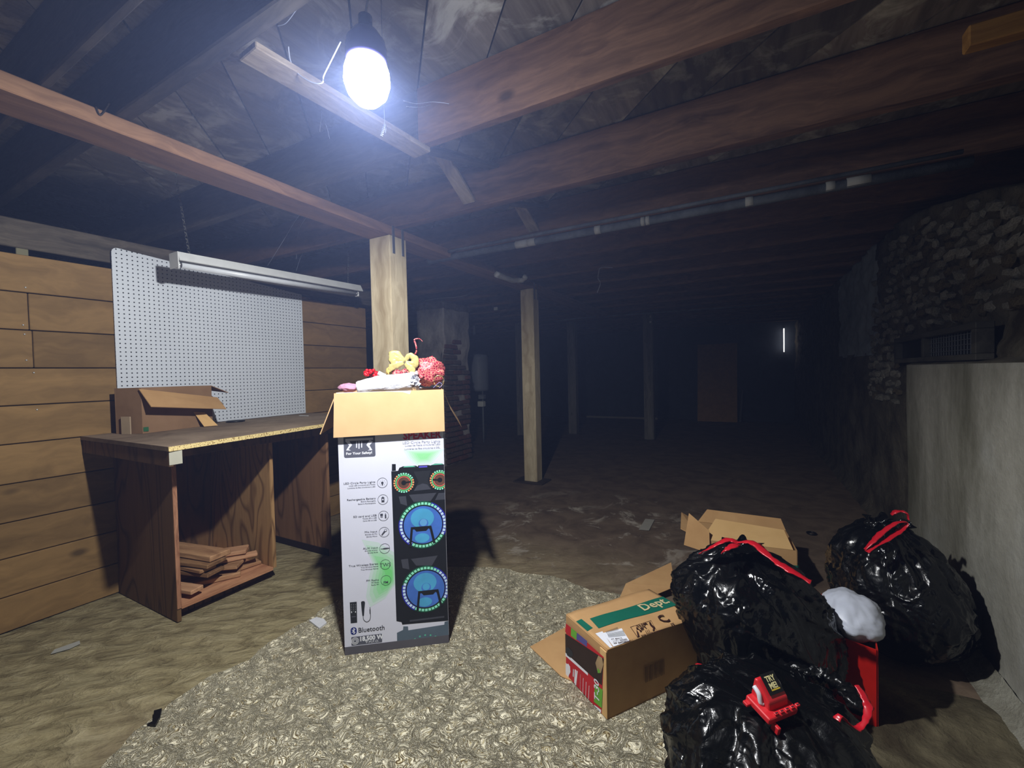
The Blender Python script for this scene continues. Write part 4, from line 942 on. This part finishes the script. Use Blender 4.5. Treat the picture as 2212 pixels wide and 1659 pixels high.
# burgundy quilted pouch
b = NB('burgundy_quilt'); c_ = b.coords((1, 1, 1), rot=(0, 0, 0)); v_ = b.n('TexVoronoi', Vector=b.coords((1, 1, 1)), Scale=85, _feature='DISTANCE_TO_EDGE')
rp = b.ramp(v_.outputs['Distance'], [(.03, (214, 150, 126)), (.09, (172, 44, 70)), (.45, (116, 22, 46))]); m_bur = b.fin(rp.outputs[0], .45, .5, b.bump(b.noise(c_, 14, 4), .6, .02))
pc = boxP(928, 800, .17); pu = empty('gift_pouch', pc, RZ, 'burgundy and gold quilted drawstring pouch heaped at the right of the carton', 'pouch')
o = stuffed('pouch_body', (-.012, 0, -.006), (.086, .055, .066), m_bur, None, None, 11, 48, 2.2, .25, 6, .14); o.parent = pu
nk = [boxP(x, y, .15)-pc for x, y in ((884, 772), (893, 769), (900, 758), (898, 744), (895, 734), (906, 732), (913, 738))]
R3 = Matrix.Rotation(-RZ, 3, 'Z')
tube('ribbon_tail', [R3 @ p for p in nk], lambda t: .005+.008*sin(pi*min(1, t*1.1)), m_bur, pu, 8, 6, flat=.35)
rf = [R3 @ (boxP(x, y, .12)-pc) for x, y in ((852, 812), (858, 802), (868, 806), (878, 800), (890, 812), (903, 806), (912, 816))]
tube('ruffle', rf, lambda t: .014+.004*sin(t*20), m_bur, pu, 10, 5, flat=.7, wob=.5)
# gold bow
gb = empty('gold_bow', boxP(868, 780, .12), RZ, 'pale gold ribbon bow leaning on the burgundy pouch', 'bow')
m_gld = plain('gold_ribbon', (212, 196, 124), .35, .6, var=.35)
oc = boxP(868, 780, .12)
for nm, px in (('bow_loop', ((874, 781), (862, 770), (850, 764), (848, 778), (856, 786), (870, 784))), ('bow_loop', ((874, 780), (884, 768), (895, 775), (896, 788), (886, 786), (876, 783))), ('bow_tail', ((872, 784), (860, 788), (848, 792), (842, 800))), ('bow_loop', ((872, 782), (860, 777), (853, 770), (858, 764), (868, 772))), ('bow_tail', ((876, 784), (884, 792), (890, 800), (893, 806)))):
    tube(nm, [R3 @ (boxP(x, y, .11)-oc) for x, y in px], lambda t_: .008+.010*sin(pi*t_), m_gld, gb, 10, 6, flat=.3, wob=.5, up=Vector((0, 1, .2)))
# wire rims / glass
gl = empty('glass_jar', boxP(951, 806, .22), RZ, 'clear glass jar standing behind the pouch at the right rim', 'jar')
b = NB('clear_glass'); b.fin((190, 190, 205), .08, .5); b.b.inputs['Transmission Weight'].default_value = .85; m_gls = b.m
lathe('jar_body', [(.020, -.05), (.022, -.04), (.022, .01), (.018, .018)], m_gls, gl, 20); lathe('jar_rim', [(.019, .018), (.021, .02), (.021, .026), (.019, .028)], m_metal, gl, 20)
rg = [boxP(948+11*cos(a), 823+12*sin(a), .06) for a in [2*pi*i/18 for i in range(18)]]; c = sum(rg, Vector())/18
o = tube('brass_ring', [p-c for p in rg], .0022, plain('brass', (206, 176, 116), .25, .6, .7), None, 6, 1, closed=True, curve=False, loc=c); tag(o, 'thin brass ring resting on the right front rim of the carton', 'ring')
o = tube('violet_ribbon', [boxP(x, y, .04) for x, y in ((936, 838), (944, 830), (950, 826), (955, 832), (948, 838))], .003, plain('violet', (150, 140, 200), .4), None, 6, 5, flat=.4); tag(o, 'thin violet ribbon curled under the brass ring', 'ribbon')

# ================================================================== DEPT CARTON ON ITS SIDE
A_ = Vector((-.444, 1.479, .0065)); ux = Vector((-.874, .487, 0)).normalized(); sy = Vector((.57, .82, 0)).normalized()
wD, hD, dD = .262, .25, .45
db = empty('lying_carton', A_, math.atan2(sy.y, sy.x), 'brown moving carton with green stripe lying on its side by the bags', 'box')
# local frame: x along depth, y toward the left front corner, z up
slab('right_wall', [(0, 0, 0), (dD, 0, 0), (dD, 0, hD-.008), (0, 0, hD+.001)], -.004, m_card, db)
slab('left_wall', [(0, wD, 0), (dD, wD, 0), (dD, wD, hD-.008), (0, wD, hD+.001)], .004, m_card, db)
slab('bottom_wall', [(0, 0, .001), (dD, 0, .001), (dD, wD, .001), (0, wD, .001)], .003, m_card, db)
top = grid('top_wall', 24, 12, lambda u, v: (dD*u, wD*v, hD-.008*u*u-.002*sin(u*9+v*4)*(u > .05)), m_card, db, thick=.004)
fw = box('end_wall', (-.004, 0, 0), (0, wD, hD), m_card, db, .001)
tf = box('end_flap_edge', (-.009, .0, .0), (-.0045, .035, hD-.005), m_card2, db, .002)
def on_p(px, py, p0, n): d = ray(px, py); return CAM+d*((p0-CAM).dot(n)/d.dot(n))
Minv = Matrix.Rotation(-math.atan2(sy.y, sy.x), 3, 'Z')
def loc_(p): return Minv @ (p-A_)
def k6(x, y): return (1200+x/5.529, 1260+y/5.529)
def decal_end(name, lst):     # on the end wall plane, x = -.0095
    V, Fc, mats, idx = [], [], [], []
    for i, (pts_, m_) in enumerate(lst):
        P = [loc_(on_p(*k6(*p), A_, sy)) for p in pts_]; o_ = len(V)
        V += [(-.0100-.0001*i, min(max(p.y, .001), wD-.001), max(min(p.z, hD), .002)) for p in P]; Fc.append(list(range(o_, len(V))))
        if m_ not in mats: mats.append(m_)
        idx.append(mats.index(m_))
    return mesh(name, V, Fc, mats, db, idx=idx)
m_pr = plain('print_crimson', (196, 30, 44), .45, var=.06); m_choc = plain('print_chocolate', (58, 38, 32), .5, var=.4); m_lime = plain('print_lime', (110, 180, 60), .5); m_ind = plain('print_indigo', (92, 88, 160), .5, var=.15)
decal_end('printed_panel', [([(150, 470), (600, 870), (575, 1560), (92, 1130)], m_pr), ([(140, 590), (602, 890), (580, 1210), (125, 800)], m_choc), ([(125, 800), (122, 835), (412, 1092), (412, 1060)], m_tw),
   ([(150, 470), (210, 520), (205, 620), (140, 570)], m_pr), ([(212, 520), (280, 575), (275, 670), (208, 615)], m_lime), ([(282, 580), (405, 680), (400, 750), (276, 660)], m_ind),
   ([(498, 1190), (590, 1260), (580, 1480), (485, 1400)], m_lime), ([(492, 1440), (572, 1500), (570, 1550), (488, 1480)], m_tw),
   ([(150, 760), (180, 755), (225, 800), (235, 850), (205, 880), (165, 850), (148, 800)], m_dk), ([(150, 940), (165, 955), (180, 950), (200, 985), (205, 1050), (185, 1090), (182, 1130), (160, 1120), (130, 1080), (125, 1010), (145, 985)], m_tw),
   ([(540, 850), (585, 880), (600, 960), (570, 1060), (530, 1040), (505, 940)], plain('print_sandwich', (190, 160, 120), .5, var=.4)), ([(530, 1000), (560, 1030), (560, 1060), (532, 1060)], m_lime)])
def text_on(name, s, org, xdir, ydir, size, mat, parent, inv, bold=0, xs=1):
    cu = D.curves.new(name, 'FONT'); cu.body = s; cu.size = size; cu.extrude = .0001; cu.offset = bold; cu.resolution_u = 2; cu.materials.append(mat)
    o = D.objects.new(name, cu); link(o, parent); xd = Vector(xdir).normalized(); yd = Vector(ydir).normalized(); zd = xd.cross(yd)
    o = as_mesh(o); m = Matrix((xd, yd, zd)).transposed().to_4x4(); m.translation = Vector(org); o.matrix_local = m @ Matrix.Diagonal((xs, 1, 1, 1)); return o
# end-wall lettering reads upwards (rotated a quarter turn)
def endT(s, px, size, bold=0): 
    p = loc_(on_p(*k6(*px), A_, sy)); return text_on('lettering', s, (-.0118, p.y, p.z), (0, 0, 1), (0, 1, 0), size, m_tw, db, None, bold)
endT('T-30', (552, 1425), .042, .0006); decal_end('small_print', [([(232, 1010), (246, 1020), (243, 1110), (229, 1100)], m_tw), ([(256, 1015), (270, 1026), (262, 1190), (248, 1180)], m_tw), ([(276, 1030), (290, 1040), (272, 1250), (258, 1238)], m_tw)])
decal_end('fine_print', [([(320+i*35, 1075+i*45), (324+i*35, 1078+i*45), (322+i*33, 1320+i*25), (318+i*33, 1317+i*25)], m_tw) for i in range(4)])
def k6t(x, y):
    p = loc_(on_p(*k6(x, y), Vector((0, 0, hD+.0065)), Vector((0, 0, 1)))); return p
def decal_top(name, lst, dz=.0):
    V, Fc, mats, idx = [], [], [], []
    for i, (pts_, m_) in enumerate(lst):
        q = []
        P = [k6t(*p) for p in pts_]; o_ = len(V)
        for p in P: V.append((max(p.x, .001), min(max(p.y, .002), wD-.002), topzl(p.x, p.y)+.0035+.0004*i+dz))
        Fc.append(list(range(o_, len(V))))
        if m_ not in mats: mats.append(m_)
        idx.append(mats.index(m_))
    return mesh(name, V, Fc, mats, db, idx=idx)
def topzl(x, y): u = x/dD; v = y/wD; return hD-.008*u*u-.002*sin(u*9+v*4)*(u > .05)
m_grn = plain('print_pine', (22, 104, 84), .55, var=.1); m_ink = plain('print_brown_ink', (58, 32, 24), .6); m_lab = plain('label_white', (226, 228, 236), .5, var=.03)
def strip(y0_, y1_, x0, x1, n=14):
    return [([(x0+(x1-x0)*i/n, y0_), (x0+(x1-x0)*(i+1)/n, y0_), (x0+(x1-x0)*(i+1)/n, y1_), (x0+(x1-x0)*i/n, y1_)]) for i in range(n)]
V, Fc = [], []
a = k6t(410, 435); b_ = k6t(515, 545); a2 = k6t(1400, 110); b2 = k6t(1400, 275)
for i in range(30):
    for t0, t1 in ((i/30, (i+1)/30),):
        o_ = len(V)
        for t, s in ((t0, 0), (t1, 0), (t1, 1), (t0, 1)):
            x0 = a.x+(dD-a.x)*t if s == 0 else b_.x+(dD-b_.x)*t; y = (a.y, b_.y)[s]+((a2.y, b2.y)[s]-(a.y, b_.y)[s])*t*.9
            y = min(y, wD-.004); V.append((x0, y, topzl(x0, y)+.0035))
        Fc.append([o_, o_+1, o_+2, o_+3])
mesh('green_stripe', V, Fc, m_grn, db)
decal_top('green_stripe', [([(230, 470), (310, 438), (445, 540), (370, 585)], m_grn)])
decal_top('shipping_label', [([(475, 610), (560, 580), (715, 800), (690, 815)], m_lab), ([(565, 600), (790, 550), (985, 770), (725, 795)], m_lab)]+[([(600+i*9, 585-i*2), (604+i*9, 584-i*2), (612+i*9, 606-i*2), (608+i*9, 607-i*2)], m_dk) for i in range(16)]+
          [([(618+i*13, 628-i*1.2), (624+i*13, 627-i*1.2), (640+i*13, 658-i*1.2), (634+i*13, 659-i*1.2)], m_dk) for i in range(15)])
def topT(s, x, y, x2, y2, size, mat, bold=0, xs=1):
    p, q = k6t(x, y), k6t(x2, y2); d = (q-p).normalized(); up_ = Vector((-d.y, d.x, 0))
    return text_on('lettering', s, (p.x, p.y, topzl(p.x, p.y)+.006), (d.x, d.y, -.012), up_, size, mat, db, None, bold, xs)
topT('Dept.', 1055, 330, 1390, 215, .066, plain('print_kraft', (214, 196, 150), .6), .0012)
topT('C', 1285, 478, 1440, 430, .068, m_ink, .0010, .85); topT('(T', 1400, 522, 1540, 482, .026, m_ink, .0005, .8)
topT('PT 80612', 672, 690, 850, 660, .011, m_ink); topT('1171 00585', 690, 714, 880, 682, .012, m_ink); topT('W 6692806811', 702, 740, 900, 706, .0125, m_ink, .0002)
fp = [(890, 535), (1140, 445), (1300, 635), (1045, 705)]
L = []
for i in range(4):
    p, q = Vector(fp[i]), Vector(fp[(i+1) % 4]); c = Vector((1093, 580)); L.append(([tuple(p), tuple(q), tuple(q+(c-q)*.04), tuple(p+(c-p)*.04)], m_ink))
for pts_ in ([(965, 570), (990, 600), (1010, 650), (1060, 640), (1050, 690), (1035, 680), (1030, 655), (995, 665), (975, 620)], [(1130, 490), (1190, 540), (1180, 570), (1235, 610), (1215, 620), (1160, 580), (1165, 550), (1125, 510)],
             [(1000, 580), (1020, 575), (1030, 590), (1012, 597)], [(1070, 585), (1076, 583), (1092, 610), (1086, 612)], [(1088, 580), (1094, 578), (1110, 606), (1104, 608)], [(1106, 575), (1112, 573), (1128, 600), (1122, 602)]): L.append((pts_, m_ink))
for c in ((975, 558), (1128, 492)): L.append(([(c[0]+13*cos(t), c[1]+11*sin(t)) for t in [2*pi*i/10 for i in range(10)]], m_ink))
decal_top('lifting_pictogram', L)
topT('TEAM', 985, 548, 1090, 508, .020, m_ink, .0004); topT('LIFT', 1010, 585, 1110, 545, .022, m_ink, .0006); topT('FOR YOUR SAFETY', 1035, 650, 1225, 595, .011, m_ink, .0003)
V, Fc = [], []
for i in range(12):
    x0 = .17+.0085*i; wv_ = .003 if i % 3 else .005; o_ = len(V); V += [(x0, -.0045, .075), (x0+wv_, -.0045, .075), (x0+wv_, -.0045, .135), (x0, -.0045, .135)]; Fc.append([o_, o_+1, o_+2, o_+3])
mesh('bar_print', V, Fc, plain('faded_ink', (120, 88, 54), .8), db)
# sheets of cardboard around it
def sheet(name, px, z, label, mat=None, th=.004, dz=None):
    P = [fl(x, y, z) for x, y in px]; c = sum(P, Vector())/len(P); c.z = 0
    if dz: P = [p+Vector((0, 0, d)) for p, d in zip(P, dz)]
    o = slab(name, [p-c for p in P], th, mat or m_card, None, c); return tag(o, label, 'cardboard')
sheet('cardboard_sheet', [(1145, 1398), (1228, 1352), (1300, 1400), (1300, 1500), (1212, 1462)], .0065, 'flat cardboard sheet sticking out left under the lying carton', m_card, -.003)
sheet('cardboard_sheet', [(1338, 1292), (1352, 1272), (1450, 1236), (1458, 1275), (1380, 1300)], .03, 'torn cardboard piece standing behind the lying carton', m_card, .003, (0, .03, .06, .02, 0))

# second carton behind the bag
S2 = empty('open_carton', (-.02, 2.93, 0), radians(6), 'open carton with raised flaps and a green band behind the big bag', 'box')
for nm, a, b_ in (('carton_wall', (-.26, -.16), (.24, -.16)), ('carton_wall', (.24, -.16), (.24, .16)), ('carton_wall', (.24, .16), (-.26, .16)), ('carton_wall', (-.26, .16), (-.26, -.16))):
    slab(nm, [(a[0], a[1], .001), (b_[0], b_[1], .001), (b_[0], b_[1], .24), (a[0], a[1], .24)], -.004, m_card, S2)
slab('flap', [(-.24, -.16, .24), (.22, -.16, .24), (.20, -.02, .30), (-.16, .0, .32)], .004, m_card2, S2)
slab('flap', [(-.26, -.14, .24), (-.26, .14, .24), (-.36, .13, .30), (-.36, -.1, .27)], .004, m_card, S2)
slab('flap', [(-.26, .16, .24), (.24, .16, .24), (.22, .20, .30), (-.2, .22, .31)], .004, m_card, S2)
slab('green_band', [(.05, -.165, .08), (.2395, -.165, .08), (.2395, -.165, .16), (.05, -.165, .16)], .0008, m_grn, S2)
slab('green_band', [(.2445, -.16, .08), (.2445, .1, .08), (.2445, .1, .16), (.2445, -.16, .16)], .0008, m_grn, S2)
slab('standing_flap', [(-.34, -.17, .20), (-.20, -.20, .18), (-.20, -.16, .30), (-.31, -.12, .38)], .004, m_card, S2)

# ================================================================== RED CARTON WITH WHITE POUCH
rb = empty('red_carton', (.378, 1.845, 0.0), 0, 'red glossy carton wedged between the black bags, white bag inside', 'box')
d1 = Vector((-.93, .36)).normalized()*.16; d2 = Vector((.13, .99)).normalized()*.30; hR = .285
cr = [Vector((0, 0)), d1, d1+d2, d2]
m_rc = plain('red_card', (190, 30, 20), .3, .5, var=.15)
for a, b_ in zip(cr, cr[1:]+cr[:1]):
    slab('carton_wall', [(a.x, a.y, .001), (b_.x, b_.y, .001), (b_.x, b_.y, hR), (a.x, a.y, hR)], -.004, m_rc, rb)
cc = (d1+d2)/2
def pil(px, py, pz, seed):
    return stuffed('white_bag', (.378+cc.x+px, 1.845+cc.y+py, pz), (.095, .15, .07), plain('white_poly', (200, 206, 220), .4, .4, var=.08), 'puffy white plastic bag bulging out of the red carton', 'bag', seed, 60, 1.6, .14, 5, .05, math.atan2(d2.y, d2.x)-pi/2)
pil(.012, -.02, hR+.032, 21)

# ================================================================== TRASH BAGS
def trash_bag(cx, cyy, z0, rx, ry, h, seed, label, lean=(0, 0), neck=.16, n=168, m=132, rot=0, sag=.42, tuft=True, squash=1.):
    V, Fc = [], []
    def R(t):      # profile radius 0..1
        if t < sag: a = t/sag; return .30+.70*(1-(1-a)**2.4)**.62 if a > 0 else .30
        a = (t-sag)/(1-sag); return neck+(1-neck)*(1-a**2.1)**.72 if a < 1 else neck
    ca, sa = cos(rot), sin(rot)
    for j in range(m+1):
        t = j/m; r = R(t); gath = sst(.55, 1., t)
        for i in range(n):
            ph = 2*pi*i/n; q = Vector((cos(ph)*r, sin(ph)*r, t*1.6))
            sv = Vector((seed*3, 1, 0))
            big = .15*noise.noise(q*1.3+Vector((seed, 0, 0)))
            qw = q+.35*Vector((noise.noise(q*1.9+sv), noise.noise(q*1.9+sv+Vector((9, 0, 0))), noise.noise(q*1.9+sv+Vector((0, 9, 0)))))
            w1 = noise.noise(Vector((qw.x*2.6, qw.y*2.6, qw.z*1.5))+sv)
            w2 = noise.noise(Vector((qw.x*5.5, qw.y*5.5, qw.z*3.2))+Vector((0, seed*2, 0)))
            w3 = noise.noise(Vector((qw.x*13, qw.y*13, qw.z*9))+Vector((0, seed*2, 5)))
            act = .35+.65*sst(.35, .75, t+.5*noise.noise(q*1.1+Vector((0, seed, 0))))
            cr1 = max(0, 1-abs(w1)*6)**1.2; cr2 = max(0, 1-abs(w2)*5)*act; cr3 = max(0, 1-abs(w3)*3.5)*act
            fold = gath*(.12*sin(ph*9+4*noise.noise(q*2+Vector((0, 0, seed))))+.05*sin(ph*21+seed+3*w1))
            k_ = 1+big+.05*w1+.055*cr1+.032*cr2+.013*cr3+fold*.8
            zz = h*(t+.03*w1*(t > .04))
            x = r*k_*rx*cos(ph); y = r*k_*ry*sin(ph)
            V.append((x*ca-y*sa+lean[0]*t*t, x*sa+y*ca+lean[1]*t*t, max(zz, .0)))
    for j in range(m):
        for i in range(n): Fc.append([j*n+i, j*n+(i+1) % n, (j+1)*n+(i+1) % n, (j+1)*n+i])
    Fc.append(list(range(n))[::-1]); Fc.append([m*n+i for i in range(n)])
    t = empty('trash_bag', (cx, cyy, z0), 0, label, 'bag', 'black trash bags')
    mesh('bag_body', V, Fc, m_bag, t, smooth=True)
    if tuft:
        P = []; 
        def tf_(u, v):
            ph = 2*pi*u; rr = neck*rx*(.85+.45*v)*(1+.22*sin(ph*7+v*3)+.12*sin(ph*13))
            return (lean[0]+rr*cos(ph)+.02*v, lean[1]+rr*sin(ph), h*.97+.035*v+.010*sin(ph*5))
        grid('bag_neck', 70, 8, tf_, m_bag, t, thick=.001)
    return t
def strap(t, px, yv, r=.013, name='drawstring', flat=.22, wob=.5, zoff=0):
    P = [on(x, y, 1, yy_)-t.location for (x, y), yy_ in zip(px, yv)]
    return tube(name, P, lambda s: r*(.75+.5*abs(sin(s*7))), m_red, t, 10, 7, flat=flat, wob=wob)
b3 = trash_bag(.580, 2.43, .004, .225, .25, .53, 4.3, 'black trash bag standing alone against the plastered wall', (-.05, .05), .26, rot=.4)
strap(b3, [(1868, 1187), (1885, 1170), (1905, 1150), (1935, 1130), (1958, 1128), (1950, 1142), (1925, 1160), (1895, 1178), (1872, 1192)], [2.18, 2.19, 2.22, 2.25, 2.27, 2.26, 2.22, 2.19, 2.17], .010)
strap(b3, [(1925, 1112), (1938, 1104), (1958, 1108), (1962, 1122)], [2.36]*4, .016, 'drawstring_knot')
b1 = trash_bag(.035, 1.88, .012, .275, .24, .52, 8.1, 'biggest black trash bag, middle of the pile with long red strap', (-.075, .03), .2, rot=.2, sag=.55)
strap(b1, [(1592, 1172), (1625, 1172), (1660, 1200), (1690, 1222), (1722, 1240), (1752, 1258)], [1.80, 1.78, 1.73, 1.70, 1.68, 1.67], .015)
strap(b1, [(1600, 1176), (1578, 1166), (1555, 1172), (1530, 1186), (1516, 1195)], [1.80, 1.80, 1.78, 1.78, 1.8], .015)
strap(b1, [(1590, 1176), (1572, 1184), (1560, 1194)], [1.78, 1.74, 1.74], .013, 'drawstring_knot')
b2 = trash_bag(.035, 1.31, .008, .265, .25, .35, 15.7, 'low slumped black trash bag in front holding the red toy', (0, .05), .5, rot=.9, sag=.45, tuft=False)
strap(b2, [(1504, 1434), (1514, 1440), (1522, 1452), (1532, 1466), (1537, 1474)], [1.50, 1.49, 1.48, 1.46, 1.45], .009)
strap(b2, [(1850, 1480), (1866, 1505), (1876, 1530), (1868, 1558), (1852, 1574), (1830, 1560), (1815, 1545), (1808, 1556)], [1.40, 1.38, 1.36, 1.33, 1.31, 1.29, 1.27, 1.26], .008)
rim = [(1502, 1490), (1530, 1462), (1580, 1452), (1640, 1448), (1700, 1446), (1760, 1452), (1800, 1470), (1838, 1500), (1850, 1530)]
P = [on(x, y, 1, yy_)-b2.location for (x, y), yy_ in zip(rim, [1.42, 1.48, 1.5, 1.5, 1.5, 1.5, 1.48, 1.42, 1.36])]
tube('hem_roll', P, .016, m_bag, b2, 12, 10, wob=1.2)

# ---- red toy on the low bag
c = on(1668, 1512, 2, .40)
ty = empty('red_toy', c, radians(0), 'red plastic toy with a black sticker lying on the low bag', 'toy')
# local axes: long side runs from upper-left to lower-right in view
p0, p1, p2_ = on(1618, 1500, 2, .40), on(1655, 1560, 2, .385), on(1716, 1535, 2, .385)
ty.location = (p0+p2_)/2
ex = (p2_-p1); Lx = ex.length; ex.normalize(); ey = (p0-p1); ey = (ey-ex*ey.dot(ex)); Ly = ey.length; ey.normalize(); ez = ex.cross(ey).normalized()
if ez.z < 0: ez = -ez
mt = Matrix((ex, ey, ez)).transposed().to_4x4(); mt.translation = (p0+p2_)/2; ty.matrix_world = mt
m_toy = plain('toy_red', (214, 38, 46), .35, .5, var=.1)
hx, hy = Lx/2*1.02, Ly/2*1.05
def rbox(name, lo_, hi, mat, bev, par=ty): return box(name, lo_, hi, mat, par, bev, segs=3)
rbox('base', (-hx, -hy, -.014), (hx, hy*.95, .004), m_toy, .006)
prf = [(-hy*.55, .0), (-hy*.40, .022), (hy*.75, .052), (hy*.98, .050), (hy*.98, .0)]
V = [(-hx*.62, y, z_) for y, z_ in prf]+[(hx*.72, y, z_) for y, z_ in prf]; n = 5
hb = mesh('hump', V, [list(range(n)), list(range(n, 2*n))[::-1]]+[[i, n+i, n+(i+1) % n, (i+1) % n] for i in range(n)], m_toy, ty)
bv = hb.modifiers.new('bevel', 'BEVEL'); bv.width = .006; bv.segments = 3
sl_ = math.atan2(.030, hy*1.15)
stk = box('sticker', (-.024, -.023, 0), (.024, .023, .0012), m_black, ty, .0003); stk.location = (.006, hy*.36, .0455); stk.rotation_euler = (sl_, 0, 0)
for s, dy, sz in (('TRY', .006, .017), ('ME!', -.009, .017)):
    cu = D.curves.new('lettering', 'FONT'); cu.body = s; cu.size = sz; cu.align_x = 'CENTER'; cu.offset = .0005; cu.extrude = .0002; cu.materials.append(plain('sticker_cream', (240, 230, 170), .5)); o = D.objects.new('lettering', cu); link(o, stk); o = as_mesh(o); o.location = (0, dy-.002, .0012)
box('yellow_line', (-.012, -.0155, .0006), (.016, -.0125, .0012), plain('sticker_yellow', (220, 190, 60), .5), stk, 0)
for i in range(5): rbox('ridge', (-hx*.55+i*.0185, -hy*.92, .003), (-hx*.55+.012+i*.0185, -hy*.70, .009), m_toy, .002); 
for i in range(5): box('slot', (-hx*.55+.002+i*.0185, -hy*.86, .009), (-hx*.55+.010+i*.0185, -hy*.80, .0095), m_dk, ty, 0)
tube('clip', [(-hx*.66, hy*.80, .03), (-hx*.70, hy*.35, .025), (-hx*.70, hy*.10, .008), (-hx*.60, hy*.02, .006)], .006, plain('clip_white', (220, 222, 230), .2, .6), ty, 10, 6)
tube('clip', [(hx*.76, hy*.9, .036), (hx*.80, hy*.5, .03), (hx*.78, hy*.3, .02)], .005, plain('clip_white', (220, 222, 230), .2, .6), ty, 10, 6)
rbox('tab', (-hx*1.25, hy*.45, -.014), (-hx*.9, hy*.85, -.006), m_toy, .003)
rbox('tab', (-hx*.75, -hy*1.45, -.03), (-hx*.55, -hy*.9, -.010), m_toy, .003)
